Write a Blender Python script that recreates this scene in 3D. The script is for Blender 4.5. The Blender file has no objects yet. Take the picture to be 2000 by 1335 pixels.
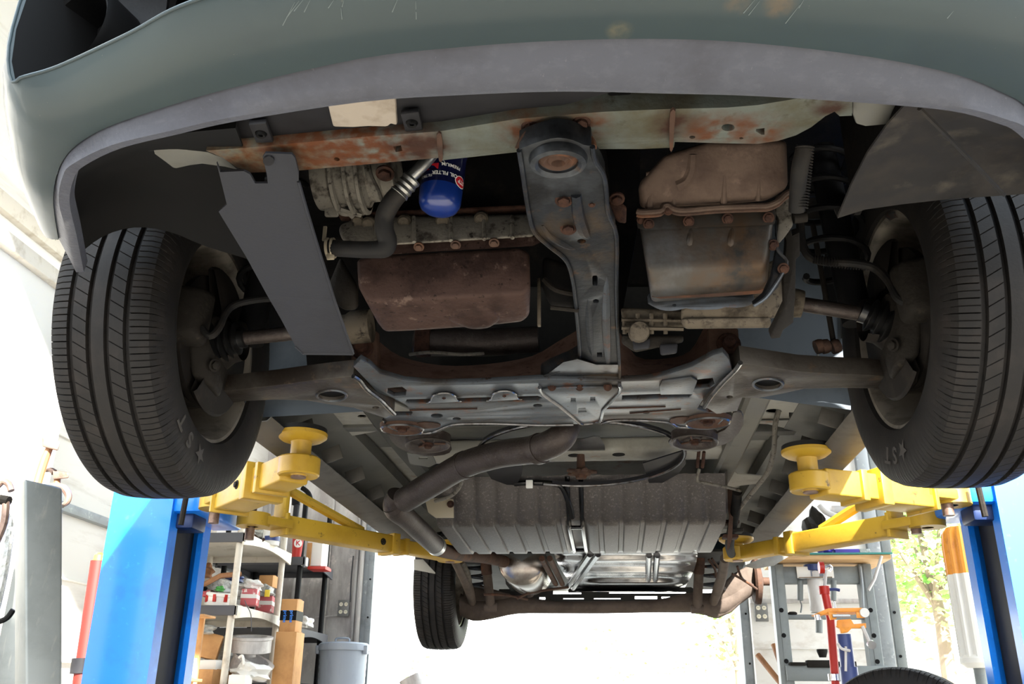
import bpy, bmesh, math, random
from mathutils import Vector as V, Matrix, geometry
random.seed(7)
S = bpy.context.scene
COL = S.collection
PI = math.pi
H = 0.45                                   # height of the camera above the shop floor

# ------------------------------------------------------------------ camera
F, VX, VY, ROLL = 1782.0, 1205.0, 1377.0, 0.0098
TH = math.atan((VY-667.5)/F); PSI = math.atan((VX-1000)/math.hypot(F, VY-667.5))
FW = V((-math.sin(PSI)*math.cos(TH), math.cos(PSI)*math.cos(TH), math.sin(TH)))
R0 = V((math.cos(PSI), math.sin(PSI), 0)); U0 = R0.cross(FW)
RT = R0*math.cos(ROLL)+U0*math.sin(ROLL); UP = U0*math.cos(ROLL)-R0*math.sin(ROLL)
cd = bpy.data.cameras.new('camera'); cam = bpy.data.objects.new('camera', cd); COL.objects.link(cam)
cd.sensor_fit = 'HORIZONTAL'; cd.sensor_width = 36.0; cd.lens = F/2000*36.0; cd.clip_start = 0.02; cd.clip_end = 500
m = Matrix((RT, UP, -FW)).transposed().to_4x4(); m.translation = V((0, 0, H)); cam.matrix_world = m
S.camera = cam

# ------------------------------------------------------------------ light and exposure
S.view_settings.view_transform = 'Standard'; S.view_settings.look = 'None'
S.view_settings.gamma = 1.0; S.view_settings.use_curve_mapping = False
S.view_settings.exposure = 0.6
w = bpy.data.worlds.new('sky'); S.world = w; w.use_nodes = True
nt = w.node_tree; bg = nt.nodes['Background']
geo = nt.nodes.new('ShaderNodeTexCoord'); sx = nt.nodes.new('ShaderNodeSeparateXYZ'); rp = nt.nodes.new('ShaderNodeValToRGB')
nt.links.new(geo.outputs['Generated'], sx.inputs[0]); nt.links.new(sx.outputs['Z'], rp.inputs[0]); nt.links.new(rp.outputs[0], bg.inputs['Color'])
rp.color_ramp.elements[0].position = 0.0; rp.color_ramp.elements[0].color = (1.0, 1.0, 0.98, 1)
rp.color_ramp.elements[1].position = 0.7; rp.color_ramp.elements[1].color = (0.72, 0.86, 1.0, 1)
bg.inputs['Strength'].default_value = 4.5
sd = bpy.data.lights.new('sun', 'SUN'); sd.energy = 26.0; sd.angle = math.radians(1.0); sd.color = (1.0, 0.95, 0.86)
sun = bpy.data.objects.new('sun', sd); COL.objects.link(sun); sun.location = (3, -6, 8)
SUNDIR = V((0.36, -0.73, 0.55)).normalized()          # towards the sun
sun.rotation_euler = SUNDIR.to_track_quat('Z', 'Y').to_euler()

# ------------------------------------------------------------------ pixel rays (pixel + a real depth or plane = a point of the place)
def ray(x, y): return FW+RT*((x-1000)/F)-UP*((y-667.5)/F)
def P(x, y, X=None, Y=None, Z=None, pl=None):
    r = ray(x, y)
    if X is not None: k = X/r.x
    elif Y is not None: k = Y/r.y
    elif Z is not None: k = Z/r.z
    else: y0, z0, s = pl; k = (z0-s*y0)/(r.z-s*r.y)
    p = r*k; p.z += H
    return p
def Q(x, y, z): return V((x, y, z+H))                  # coordinates relative to the camera's height
def crv(pts, n=4, closed=False):                       # Catmull-Rom through points of any size
    out = []; N = len(pts)
    rng = range(N if closed else N-1)
    for i in rng:
        g = (lambda k: pts[k % N]) if closed else (lambda k: pts[min(max(k, 0), N-1)])
        a, b, c, d = g(i-1), g(i), g(i+1), g(i+2)
        for j in range(n):
            t = j/n
            out.append(tuple(0.5*((2*b[q])+(-a[q]+c[q])*t+(2*a[q]-5*b[q]+4*c[q]-d[q])*t*t+(-a[q]+3*b[q]-3*c[q]+d[q])*t**3) for q in range(len(b))))
    if not closed: out.append(tuple(pts[-1]))
    return out
def ell(cx, cy, rx, ry, n=16, a=0): return [(cx+rx*math.cos(t)*math.cos(a)-ry*math.sin(t)*math.sin(a), cy+rx*math.cos(t)*math.sin(a)+ry*math.sin(t)*math.cos(a)) for t in [2*PI*i/n for i in range(n)]]
def rect(x0, y0, x1, y1): return [(x0, y0), (x1, y0), (x1, y1), (x0, y1)]

# ------------------------------------------------------------------ materials
def lin(h, k=1.0):
    h = h.lstrip('#'); o = []
    for i in (0, 2, 4):
        c = int(h[i:i+2], 16)/255; o.append(c/12.92 if c <= .04045 else ((c+.055)/1.055)**2.4)
    return (*[c*k for c in o], 1)
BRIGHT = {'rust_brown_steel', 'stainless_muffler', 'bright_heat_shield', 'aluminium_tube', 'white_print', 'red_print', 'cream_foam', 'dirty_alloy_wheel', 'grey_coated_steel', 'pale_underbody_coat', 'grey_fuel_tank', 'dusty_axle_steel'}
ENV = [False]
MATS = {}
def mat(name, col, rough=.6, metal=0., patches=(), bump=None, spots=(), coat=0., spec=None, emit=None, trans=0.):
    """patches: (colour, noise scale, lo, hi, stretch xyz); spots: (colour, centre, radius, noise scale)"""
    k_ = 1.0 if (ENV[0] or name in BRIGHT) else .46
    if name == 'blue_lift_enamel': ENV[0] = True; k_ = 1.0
    m = bpy.data.materials.new(name); m.use_nodes = True; t = m.node_tree; N = t.nodes; L = t.links
    b = N['Principled BSDF']; b.inputs['Roughness'].default_value = rough; b.inputs['Metallic'].default_value = metal
    b.inputs['Coat Weight'].default_value = coat; b.inputs['Specular IOR Level'].default_value = spec if spec is not None else (.5 if (ENV[0] or metal > .3 or coat) else .16); b.inputs['Coat Roughness'].default_value = .1
    if trans: b.inputs['Transmission Weight'].default_value = trans
    tc = N.new('ShaderNodeTexCoord'); cur = None
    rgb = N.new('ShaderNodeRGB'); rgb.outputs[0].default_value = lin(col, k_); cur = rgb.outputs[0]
    for k, (c2, sc, lo, hi, *st) in enumerate(patches):
        vec = tc.outputs['Object']
        mp = N.new('ShaderNodeMapping'); mp.inputs['Location'].default_value = (k*3.1+1, k*1.7, k*2.3)
        if st: mp.inputs['Scale'].default_value = st[0]
        L.new(vec, mp.inputs[0])
        nz = N.new('ShaderNodeTexNoise'); nz.inputs['Scale'].default_value = sc; nz.inputs['Detail'].default_value = 6; nz.inputs['Roughness'].default_value = .65
        L.new(mp.outputs[0], nz.inputs['Vector'])
        mr = N.new('ShaderNodeMapRange'); mr.inputs['From Min'].default_value = lo; mr.inputs['From Max'].default_value = hi; L.new(nz.outputs['Fac'], mr.inputs['Value'])
        mx = N.new('ShaderNodeMix'); mx.data_type = 'RGBA'; L.new(mr.outputs[0], mx.inputs['Factor']); L.new(cur, mx.inputs['A']); mx.inputs['B'].default_value = lin(c2, k_); cur = mx.outputs['Result']
    for k, (c2, ce, ra, sc, am) in enumerate(spots):
        d = N.new('ShaderNodeVectorMath'); d.operation = 'DISTANCE'; L.new(tc.outputs['Object'], d.inputs[0]); d.inputs[1].default_value = ce
        nz = N.new('ShaderNodeTexNoise'); nz.inputs['Scale'].default_value = sc; nz.inputs['Detail'].default_value = 8; L.new(tc.outputs['Object'], nz.inputs['Vector'])
        mr = N.new('ShaderNodeMapRange'); mr.inputs['From Min'].default_value = ra; mr.inputs['From Max'].default_value = ra*.35; L.new(d.outputs['Value'], mr.inputs['Value'])
        a1 = N.new('ShaderNodeMath'); a1.operation = 'MULTIPLY_ADD'; L.new(nz.outputs['Fac'], a1.inputs[0]); a1.inputs[1].default_value = 4.0; a1.inputs[2].default_value = -1.35
        a2 = N.new('ShaderNodeMath'); a2.operation = 'MULTIPLY'; a2.use_clamp = True; L.new(mr.outputs[0], a2.inputs[0]); L.new(a1.outputs[0], a2.inputs[1])
        a3 = N.new('ShaderNodeMath'); a3.operation = 'MULTIPLY'; L.new(a2.outputs[0], a3.inputs[0]); a3.inputs[1].default_value = am
        mx = N.new('ShaderNodeMix'); mx.data_type = 'RGBA'; L.new(a3.outputs[0], mx.inputs['Factor']); L.new(cur, mx.inputs['A']); mx.inputs['B'].default_value = lin(c2, k_); cur = mx.outputs['Result']
    L.new(cur, b.inputs['Base Color'])
    if bump:
        nz = N.new('ShaderNodeTexNoise'); nz.inputs['Scale'].default_value = bump[0]; nz.inputs['Detail'].default_value = 5; L.new(tc.outputs['Object'], nz.inputs['Vector'])
        bp = N.new('ShaderNodeBump'); bp.inputs['Strength'].default_value = bump[1]; bp.inputs['Distance'].default_value = bump[2] if len(bump) > 2 else .004
        L.new(nz.outputs['Fac'], bp.inputs['Height']); L.new(bp.outputs[0], b.inputs['Normal'])
    MATS[name] = m; return m

def sp(px, py, Z): p = P(px, py, Z=Z); return (p.x, p.y, p.z)
RUST, RUSTD = '#7d4a2c', '#523428'
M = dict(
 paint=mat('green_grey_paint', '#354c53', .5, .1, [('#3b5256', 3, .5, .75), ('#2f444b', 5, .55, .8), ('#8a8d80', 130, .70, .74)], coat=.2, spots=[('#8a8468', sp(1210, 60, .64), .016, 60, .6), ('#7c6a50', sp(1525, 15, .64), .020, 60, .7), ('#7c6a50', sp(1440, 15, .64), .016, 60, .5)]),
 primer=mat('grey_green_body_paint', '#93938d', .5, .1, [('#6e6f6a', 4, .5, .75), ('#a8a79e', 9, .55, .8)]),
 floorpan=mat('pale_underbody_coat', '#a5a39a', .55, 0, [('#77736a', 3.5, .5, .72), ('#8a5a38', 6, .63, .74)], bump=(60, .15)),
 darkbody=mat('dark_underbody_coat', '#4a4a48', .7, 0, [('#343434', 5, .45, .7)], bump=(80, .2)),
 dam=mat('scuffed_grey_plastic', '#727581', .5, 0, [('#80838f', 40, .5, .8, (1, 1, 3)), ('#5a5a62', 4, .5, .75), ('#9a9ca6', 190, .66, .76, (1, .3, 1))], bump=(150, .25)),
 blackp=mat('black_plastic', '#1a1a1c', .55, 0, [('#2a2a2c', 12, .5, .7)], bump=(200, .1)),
 ductblack=mat('shaded_black_plastic', '#0b0b0c', .6), tray=mat('dark_grey_plastic', '#38383c', .5, 0, [('#2a2a2e', 7, .45, .65)]),  # ductblack: darker black that paints shade into the bumper opening
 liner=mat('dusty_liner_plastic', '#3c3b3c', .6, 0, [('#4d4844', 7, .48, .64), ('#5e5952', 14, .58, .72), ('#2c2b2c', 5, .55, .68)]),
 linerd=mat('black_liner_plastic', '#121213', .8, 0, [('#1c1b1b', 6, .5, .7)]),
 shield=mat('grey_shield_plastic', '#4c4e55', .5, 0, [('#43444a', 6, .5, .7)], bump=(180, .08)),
 scratch=mat('pale_scratch', '#93a0a0', .6), foam=mat('cream_foam', '#9d9489', .9, 0, [('#8a8074', 30, .5, .7)], bump=(60, .4)),
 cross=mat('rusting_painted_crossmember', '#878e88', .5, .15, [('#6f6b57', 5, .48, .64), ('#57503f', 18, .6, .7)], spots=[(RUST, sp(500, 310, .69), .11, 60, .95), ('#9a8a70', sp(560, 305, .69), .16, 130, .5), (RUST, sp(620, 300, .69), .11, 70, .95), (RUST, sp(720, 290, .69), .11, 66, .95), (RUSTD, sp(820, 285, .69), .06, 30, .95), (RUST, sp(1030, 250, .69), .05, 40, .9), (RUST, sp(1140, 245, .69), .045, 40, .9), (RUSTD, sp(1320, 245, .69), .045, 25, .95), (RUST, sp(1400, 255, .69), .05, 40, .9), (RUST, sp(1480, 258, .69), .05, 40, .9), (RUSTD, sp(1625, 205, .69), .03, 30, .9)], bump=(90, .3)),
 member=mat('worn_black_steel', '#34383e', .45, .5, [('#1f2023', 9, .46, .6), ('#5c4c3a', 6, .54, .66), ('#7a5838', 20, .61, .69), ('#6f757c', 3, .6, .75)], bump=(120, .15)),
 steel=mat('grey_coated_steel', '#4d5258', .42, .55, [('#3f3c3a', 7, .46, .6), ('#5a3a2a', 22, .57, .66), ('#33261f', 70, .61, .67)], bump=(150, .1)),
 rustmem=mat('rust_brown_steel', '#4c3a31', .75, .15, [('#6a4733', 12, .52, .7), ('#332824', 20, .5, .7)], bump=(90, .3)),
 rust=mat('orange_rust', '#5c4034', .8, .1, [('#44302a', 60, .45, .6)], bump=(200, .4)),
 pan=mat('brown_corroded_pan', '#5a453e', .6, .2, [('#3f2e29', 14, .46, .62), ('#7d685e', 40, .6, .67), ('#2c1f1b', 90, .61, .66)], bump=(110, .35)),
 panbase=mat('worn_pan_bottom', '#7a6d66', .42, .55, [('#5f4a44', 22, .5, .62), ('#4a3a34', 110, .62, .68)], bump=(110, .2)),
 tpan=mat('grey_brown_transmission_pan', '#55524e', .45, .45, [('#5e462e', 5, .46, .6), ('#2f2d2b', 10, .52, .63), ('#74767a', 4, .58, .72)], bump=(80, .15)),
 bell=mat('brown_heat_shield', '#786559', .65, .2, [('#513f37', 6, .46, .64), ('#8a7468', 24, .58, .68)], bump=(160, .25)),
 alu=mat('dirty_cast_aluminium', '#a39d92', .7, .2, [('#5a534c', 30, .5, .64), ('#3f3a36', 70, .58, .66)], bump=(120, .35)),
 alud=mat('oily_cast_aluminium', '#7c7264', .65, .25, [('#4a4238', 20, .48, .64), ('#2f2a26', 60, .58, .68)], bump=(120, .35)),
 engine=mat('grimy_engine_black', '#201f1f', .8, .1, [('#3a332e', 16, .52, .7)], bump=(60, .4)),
 blue=mat('blue_filter_enamel', '#1a3f9e', .3, 0, coat=.5), navy=mat('dark_blue_label', '#12184a', .35, 0, coat=.4),
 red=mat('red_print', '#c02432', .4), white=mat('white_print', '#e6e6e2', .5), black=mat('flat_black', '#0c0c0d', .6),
 hose=mat('rubber_hose', '#2c2b2b', .6, 0, [('#403b36', 20, .5, .7)]), shiny=mat('aluminium_tube', '#9a9a98', .3, .9, [('#777570', 30, .5, .7)]),
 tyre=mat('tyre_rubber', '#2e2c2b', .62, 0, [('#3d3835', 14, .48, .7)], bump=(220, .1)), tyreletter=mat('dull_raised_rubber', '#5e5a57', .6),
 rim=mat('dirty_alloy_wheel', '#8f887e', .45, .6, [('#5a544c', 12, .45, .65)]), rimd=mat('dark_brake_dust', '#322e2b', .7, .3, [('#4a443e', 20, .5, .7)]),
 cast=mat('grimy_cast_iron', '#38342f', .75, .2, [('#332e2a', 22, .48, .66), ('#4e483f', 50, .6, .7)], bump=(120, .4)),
 boot=mat('black_rubber_boot', '#1a1a1b', .3, spec=.6), edge=mat('worn_edge_highlight', '#8f8f92', .25, .95, [('#5a534e', 40, .5, .66)]), brownwall=mat('dull_brown_steel', '#b08a78', .75, 0, [('#8a6656', 12, .48, .66), ('#6a4e42', 30, .58, .68)], bump=(90, .3)), toe=mat('blue_grey_inner_panel', '#7d8894', .6, 0, [('#68727c', 4, .5, .7)]), skirt=mat('grey_skirt_plastic', '#86827c', .6, 0, [('#6e6a64', 10, .5, .7)]), arm=mat('grey_brown_control_arm', '#645e57', .5, .4, [('#3f352d', 6, .46, .6), ('#73604e', 18, .6, .68)], bump=(100, .2)),  # edge: bright metal that draws highlight lines along worn edges
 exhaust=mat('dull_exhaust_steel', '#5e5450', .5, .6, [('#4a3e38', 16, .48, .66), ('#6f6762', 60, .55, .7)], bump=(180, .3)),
 tank=mat('grey_fuel_tank', '#4e4a48', .42, .3, [('#4a4644', 8, .46, .66), ('#6e6965', 140, .55, .7)], bump=(160, .25)),
 silver=mat('bright_heat_shield', '#b9b9bb', .22, .95, [('#8a8886', 14, .5, .66)]), muffler=mat('stainless_muffler', '#aaa49e', .25, .95, [('#7d6f66', 6, .55, .7)]),
 axle=mat('dusty_axle_steel', '#564c45', .75, .1, [('#473e38', 10, .46, .66)], bump=(80, .25)),
 strap=mat('black_glossy_strap', '#242426', .2, .5),
 liftblue=mat('blue_lift_enamel', '#0a7eea', .35, 0, [('#2a94f0', 40, .6, .68), ('#0a5ab8', 3, .5, .7), ('#8fb4d8', 90, .71, .74)], coat=.2), liftdark=mat('dark_blue_steel', '#0a2450', .45, .2), slot=mat('near_black_slot', '#05080f', .6),  # slot: near-black lining of the column channel
 yellow=mat('yellow_lift_enamel', '#b8932a', .45, 0, [('#a5801f', 6, .5, .7), ('#4a3a1a', 30, .63, .72)], bump=(60, .1)), rubber=mat('black_pad_rubber', '#141414', .7),
 greysteel=mat('brushed_grey_cabinet_steel', '#767976', .42, .35, [('#686b68', 5, .48, .66), ('#84847e', 26, .58, .7, (3, 1, .4))]),
 wood=mat('brown_wood', '#9a6a44', .6, 0, [('#7a5032', 12, .45, .65, (1, 1, .2))]), palewood=mat('plywood', '#c9a271', .6, 0, [('#a87c4c', 8, .5, .7, (.3, 3, 3))]),
 toolsteel=mat('tarnished_tool_steel', '#8a7468', .5, .6, [('#6a5248', 30, .48, .66)]), redpaint=mat('red_enamel', '#b02014', .45), tubered=mat('dark_red_tube', '#7a1408', .6), navypaint=mat('navy_enamel', '#28386e', .4),  # tubered: darker red, tuned for a tube in direct sun
 orange=mat('orange_enamel', '#e8962e', .45, 0, [('#c87a20', 14, .52, .7)]), beige=mat('beige_shelf_plastic', '#d6cfc2', .6, 0, [('#b9ae9c', 10, .52, .7)]), shelfdark=mat('charcoal_plastic_apron_shade', '#4a4a4e', .6),
 card=mat('brown_cardboard', '#c4935e', .8, 0, [('#b08050', 6, .48, .66)]), paper=mat('white_card', '#e2e0da', .7), bag=mat('clear_grey_plastic_bag', '#b9bab6', .25, 0, [('#8f918e', 14, .48, .6)], bump=(30, .8, .02)),
 bin=mat('grey_blue_bin_plastic', '#8f98a4', .5, 0, [('#7d8692', 8, .5, .7, (1, 1, .2))]), tin=mat('dull_galvanised_sheet', '#c6c3c0', .5, .1, [('#a09a97', 4, .46, .62, (1, 1, .3)), ('#d8d0ca', 9, .58, .7)]),
 wallw=mat('white_painted_boards', '#e9e7e2', .7, 0, [('#cfc8be', 3, .52, .7, (1, .3, 2)), ('#a8a096', 8, .66, .74, (1, .2, 3))]), brick=mat('red_brown_paint', '#8a4a3e', .8, 0, [('#a2685c', 14, .5, .66)]),
 concrete=mat('worn_concrete', '#8d877d', .8, 0, [('#777168', 1.2, .48, .66), ('#5a554d', 7, .62, .72)], bump=(20, .1)), asphalt=mat('low_bounce_asphalt', '#2a2929', .9, 0, [('#201f1f', 3, .48, .64)], bump=(60, .4)), roofm=mat('grey_roof_sheet', '#8e8c88', .7), gravel=mat('pale_gravel', '#cdc8bc', .9, 0, [('#b5ae9f', 2, .48, .62)]),
 jamb=mat('grey_painted_jamb', '#8c9296', .5, .2, [('#73787c', 6, .5, .68), ('#b0b4b6', 16, .6, .7)]), press=mat('press_grey_enamel', '#767c7c', .45, .1, [('#666c6c', 5, .5, .7)]),
 leaf=mat('green_leaf', '#7fa84a', .6, 0, [('#5c8a34', 3, .45, .6)]), leafp=mat('pale_green_leaf', '#9cc86a', .6, 0, [('#6fa040', 3, .45, .6)]), leaf2=mat('deep_green_leaf', '#5c8a3c', .6, 0, [('#86ac50', 3, .5, .64)]), bark=mat('grey_brown_bark', '#6a5c4c', .9),
 chrome=mat('chrome', '#c9c9cc', .15, 1.), purple=mat('violet_box', '#4a3aa8', .5), green=mat('green_plastic', '#3f8a3c', .5), pink=mat('pink_red_pack', '#c05a5e', .5, 0, [('#e6d6d2', 12, .56, .6)]), yellowp=mat('yellow_plastic', '#e6c832', .5),
 brass=mat('brass_fitting', '#a8883a', .4, .7), cream=mat('cream_receptacle', '#efe8d2', .5), tealp=mat('teal_board', '#2f7c74', .5), outletm=mat('grey_outlet_plate', '#7c7c7a', .5, .3), tan=mat('yellowed_clip', '#8d8370', .5),
)

# ------------------------------------------------------------------ mesh helpers
def link(name, me, mt, parent=None, label=None, kind=None):
    o = bpy.data.objects.new(name, me); COL.objects.link(o)
    if mt: me.materials.append(mt)
    if parent is not None:
        o.parent = parent
        if parent.type == 'EMPTY': o.matrix_parent_inverse = Matrix.Translation(-parent.location)
    if label: o['label'] = label
    if kind: o['kind'] = kind
    return o
def fin(name, bm, mt, parent=None, ang=35, label=None, kind=None, rec=True):
    if rec: bmesh.ops.recalc_face_normals(bm, faces=bm.faces)
    a = math.radians(ang)
    for f in bm.faces: f.smooth = True
    for e in bm.edges:
        if len(e.link_faces) == 2 and e.calc_face_angle(0) > a: e.smooth = False
    me = bpy.data.meshes.new(name); bm.to_mesh(me); bm.free()
    return link(name, me, mt, parent, label, kind)
def thing(name, label, cat, loc=(0, 0, 0), group=None):
    o = bpy.data.objects.new(name, None); COL.objects.link(o); o.location = loc; o.empty_display_size = .1
    o['label'] = label; o['category'] = cat
    if group: o['group'] = group
    return o
def tag(o, label, cat, group=None):
    o['label'] = label; o['category'] = cat
    if group: o['group'] = group
    return o
def struct(o): o['kind'] = 'structure'; return o
def dup(root, dloc, label, group=None, rotz=None):
    r = root.copy(); COL.objects.link(r); r.location = V(root.location)+V(dloc); r['label'] = label
    if rotz is not None: r.rotation_euler = (0, 0, rotz)
    if group: r['group'] = group
    for c in list(root.children):
        k = c.copy(); COL.objects.link(k); k.parent = r
        for g in c.children: q = g.copy(); COL.objects.link(q); q.parent = k
    return r
def sharp(bm, ang): 
    a = math.radians(ang); return [e for e in bm.edges if len(e.link_faces) == 2 and e.calc_face_angle(0) > a]
def bev(bm, off, seg=2, ang=25):
    es = sharp(bm, ang)
    if es and off > 0: bmesh.ops.bevel(bm, geom=es, offset=off, segments=seg, profile=.5, affect='EDGES', clamp_overlap=True)
def b_box(bm, c, s, rot=None):
    mtx = Matrix.Translation(c) @ (rot.to_4x4() if rot is not None else Matrix.Identity(4)) @ Matrix.Diagonal((s[0], s[1], s[2], 1))
    bmesh.ops.create_cube(bm, size=1, matrix=mtx)
def box(name, c, s, mt, par=None, bv=.004, rot=None, seg=2, **k):
    bm = bmesh.new(); b_box(bm, c, s, rot); bev(bm, bv, seg); return fin(name, bm, mt, par, **k)
def hullsolid(name, pts, mt, par=None, bv=.01, seg=3, ang=50, **k):
    bm = bmesh.new()
    for p in pts: bm.verts.new(p)
    r = bmesh.ops.convex_hull(bm, input=bm.verts)
    bmesh.ops.delete(bm, geom=list({v for v in r['geom_interior']+r['geom_unused'] if isinstance(v, bmesh.types.BMVert)}), context='VERTS')
    bmesh.ops.dissolve_limit(bm, angle_limit=math.radians(3), verts=bm.verts, edges=bm.edges)
    bmesh.ops.recalc_face_normals(bm, faces=bm.faces); bev(bm, bv, seg, 18)
    return fin(name, bm, mt, par, ang, **k)
def frame(d):
    d = d.normalized(); a = V((0, 0, 1)) if abs(d.z) < .9 else V((1, 0, 0))
    u = d.cross(a).normalized(); return u, d.cross(u).normalized()
def b_tube(bm, pts, r, seg=10, cap=True, closed=False):
    pts = [V(p) for p in pts]; n = len(pts); rs = r if isinstance(r, (list, tuple)) else [r]*n
    rings = []; u = None
    for i, p in enumerate(pts):
        d = (pts[(i+1) % n]-pts[i-1]) if closed else pts[min(i+1, n-1)]-pts[max(i-1, 0)]
        if d.length < 1e-9: d = V((0, 0, 1))
        d.normalize()
        if u is None: u, _ = frame(d)
        u = (u-d*u.dot(d)).normalized(); v = d.cross(u)
        rings.append([bm.verts.new(p+(u*math.cos(2*PI*k/seg)+v*math.sin(2*PI*k/seg))*rs[i]) for k in range(seg)])
    for i in range(n if closed else n-1):
        a, b = rings[i], rings[(i+1) % n]
        for k in range(seg): bm.faces.new((a[k], a[(k+1) % seg], b[(k+1) % seg], b[k]))
    if cap and not closed: bm.faces.new(rings[0][::-1]); bm.faces.new(rings[-1])
def tube(name, pts, r, mt, par=None, seg=10, res=4, **k):
    if res > 1 and len(pts) > 2:
        rr = r if isinstance(r, (list, tuple)) else [r]*len(pts)
        q = crv([(*p, x) for p, x in zip(pts, rr)], res); pts = [p[:3] for p in q]; r = [p[3] for p in q]
    bm = bmesh.new(); b_tube(bm, pts, r, seg); return fin(name, bm, mt, par, **k)
def b_lathe(bm, prof, o, ax, seg=24, a0=0, a1=2*PI):
    o = V(o); ax = V(ax).normalized(); u, v = frame(ax); full = abs(a1-a0-2*PI) < 1e-6; n = seg if full else seg+1; rings = []
    for r, h in prof:
        if r < 1e-6: rings.append([bm.verts.new(o+ax*h)]); continue
        rings.append([bm.verts.new(o+ax*h+(u*math.cos(a0+(a1-a0)*k/seg)+v*math.sin(a0+(a1-a0)*k/seg))*r) for k in range(n)])
    for a, b in zip(rings, rings[1:]):
        for k in range(seg):
            k2 = (k+1) % n
            if len(a) == 1 and len(b) == 1: continue
            if len(a) == 1: bm.faces.new((a[0], b[k2], b[k]))
            elif len(b) == 1: bm.faces.new((a[k], a[k2], b[0]))
            else: bm.faces.new((a[k], a[k2], b[k2], b[k]))
def lathe(name, prof, o, ax, mt, par=None, seg=24, ang=35, **k):
    bm = bmesh.new(); b_lathe(bm, prof, o, ax, seg); return fin(name, bm, mt, par, ang, **k)
def b_bolt(bm, p, n, r, h=None):
    h = h or r*.8; n = V(n).normalized()
    b_lathe(bm, [(0, -.002), (r*1.45, -.002), (r*1.45, r*.2), (r*1.0, r*.25)], p, n, 16)
    b_lathe(bm, [(r, r*.2), (r, h), (r*.8, h*1.15), (0, h*1.15)], p, n, 6)
def bolt(p, r, par, n=(0, -.35, -.94), mt=None, h=None):
    bm = bmesh.new(); b_bolt(bm, V(p), n, r, h); return fin('bolt', bm, mt or M['rust'], par)
def b_plate(bm, pts3, n, th, holes=()):
    loops = [pts3]+[list(h) for h in holes]; flat = [p for l in loops for p in l]
    tri = geometry.tessellate_polygon([[V(p) for p in l] for l in loops])
    off = V(n).normalized()*th
    a = [bm.verts.new(p) for p in flat]; b = [bm.verts.new(V(p)+off) for p in flat]
    for t in tri:
        try: bm.faces.new([a[i] for i in t]); bm.faces.new([b[i] for i in t][::-1])
        except ValueError: pass
    s = 0
    for l in loops:
        for i in range(len(l)):
            j = (i+1) % len(l)
            try: bm.faces.new((a[s+i], a[s+j], b[s+j], b[s+i]))
            except ValueError: pass
        s += len(l)
def plate(name, px, mt, par=None, th=.004, holes=(), up=(0, 0, 1), smooth=0, bv=0, ang=30, label=None, kind=None, **pl):
    """polygon given in pixels on a real plane, extruded away to its thickness"""
    if smooth: px = crv(px, smooth, True)
    bm = bmesh.new(); b_plate(bm, [P(*q, **pl) for q in px], up, th, [[P(*q, **pl) for q in h] for h in holes])
    if bv:
        bmesh.ops.recalc_face_normals(bm, faces=bm.faces); bmesh.ops.dissolve_limit(bm, angle_limit=math.radians(1), verts=bm.verts, edges=bm.edges); bev(bm, bv, 2, 40)
    return fin(name, bm, mt, par, ang, label=label, kind=kind)
def b_loft(bm, rows, closed=False):
    g = [[bm.verts.new(p) for p in r] for r in rows]
    for a, b in zip(g, g[1:]):
        n = len(a)
        for k in range(n if closed else n-1):
            try: bm.faces.new((a[k], a[(k+1) % n], b[(k+1) % n], b[k]))
            except ValueError: pass
    return g
def loft(name, rows, mt, par=None, th=0, closed=False, skip=None, ang=40, **k):
    bm = bmesh.new(); g = b_loft(bm, rows, closed)
    bmesh.ops.recalc_face_normals(bm, faces=bm.faces)
    if skip: bmesh.ops.delete(bm, geom=[f for f in bm.faces if skip(f)], context='FACES')
    if th: bmesh.ops.solidify(bm, geom=bm.faces, thickness=th)
    return fin(name, bm, mt, par, ang, **k)
def textmesh(body, size, depth=0., bold=False):
    c = bpy.data.curves.new('t', 'FONT'); c.body = body; c.size = size; c.align_x = 'CENTER'; c.align_y = 'CENTER'; c.extrude = depth; c.resolution_u = 3
    if bold: c.offset = size*.02
    o = bpy.data.objects.new('t', c); me = bpy.data.meshes.new_from_object(o); bpy.data.objects.remove(o); bpy.data.curves.remove(c); return me
def text(name, body, size, fn, mt, par, depth=.0, bold=False, **k):
    me = textmesh(body, size, depth, bold)
    bm = bmesh.new(); bm.from_mesh(me); bpy.data.meshes.remove(me)
    bmesh.ops.subdivide_edges(bm, edges=[e for e in bm.edges if e.calc_length() > size*.25], cuts=1)
    for v in bm.verts: v.co = fn(v.co.x, v.co.y, v.co.z)
    return fin(name, bm, mt, par, rec=False, **k)
def flatmap(o, u, v): 
    o, u, v = V(o), V(u), V(v); n = u.cross(v).normalized(); return lambda x, y, z: o+u*x+v*y+n*(z+.0008)

# ================================================================== the car
XC = -0.12
car = thing('car', 'raised green-grey car seen from underneath, rusty underbody, right rear wheel missing', 'car', (XC, 2.9, H+.374))

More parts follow.
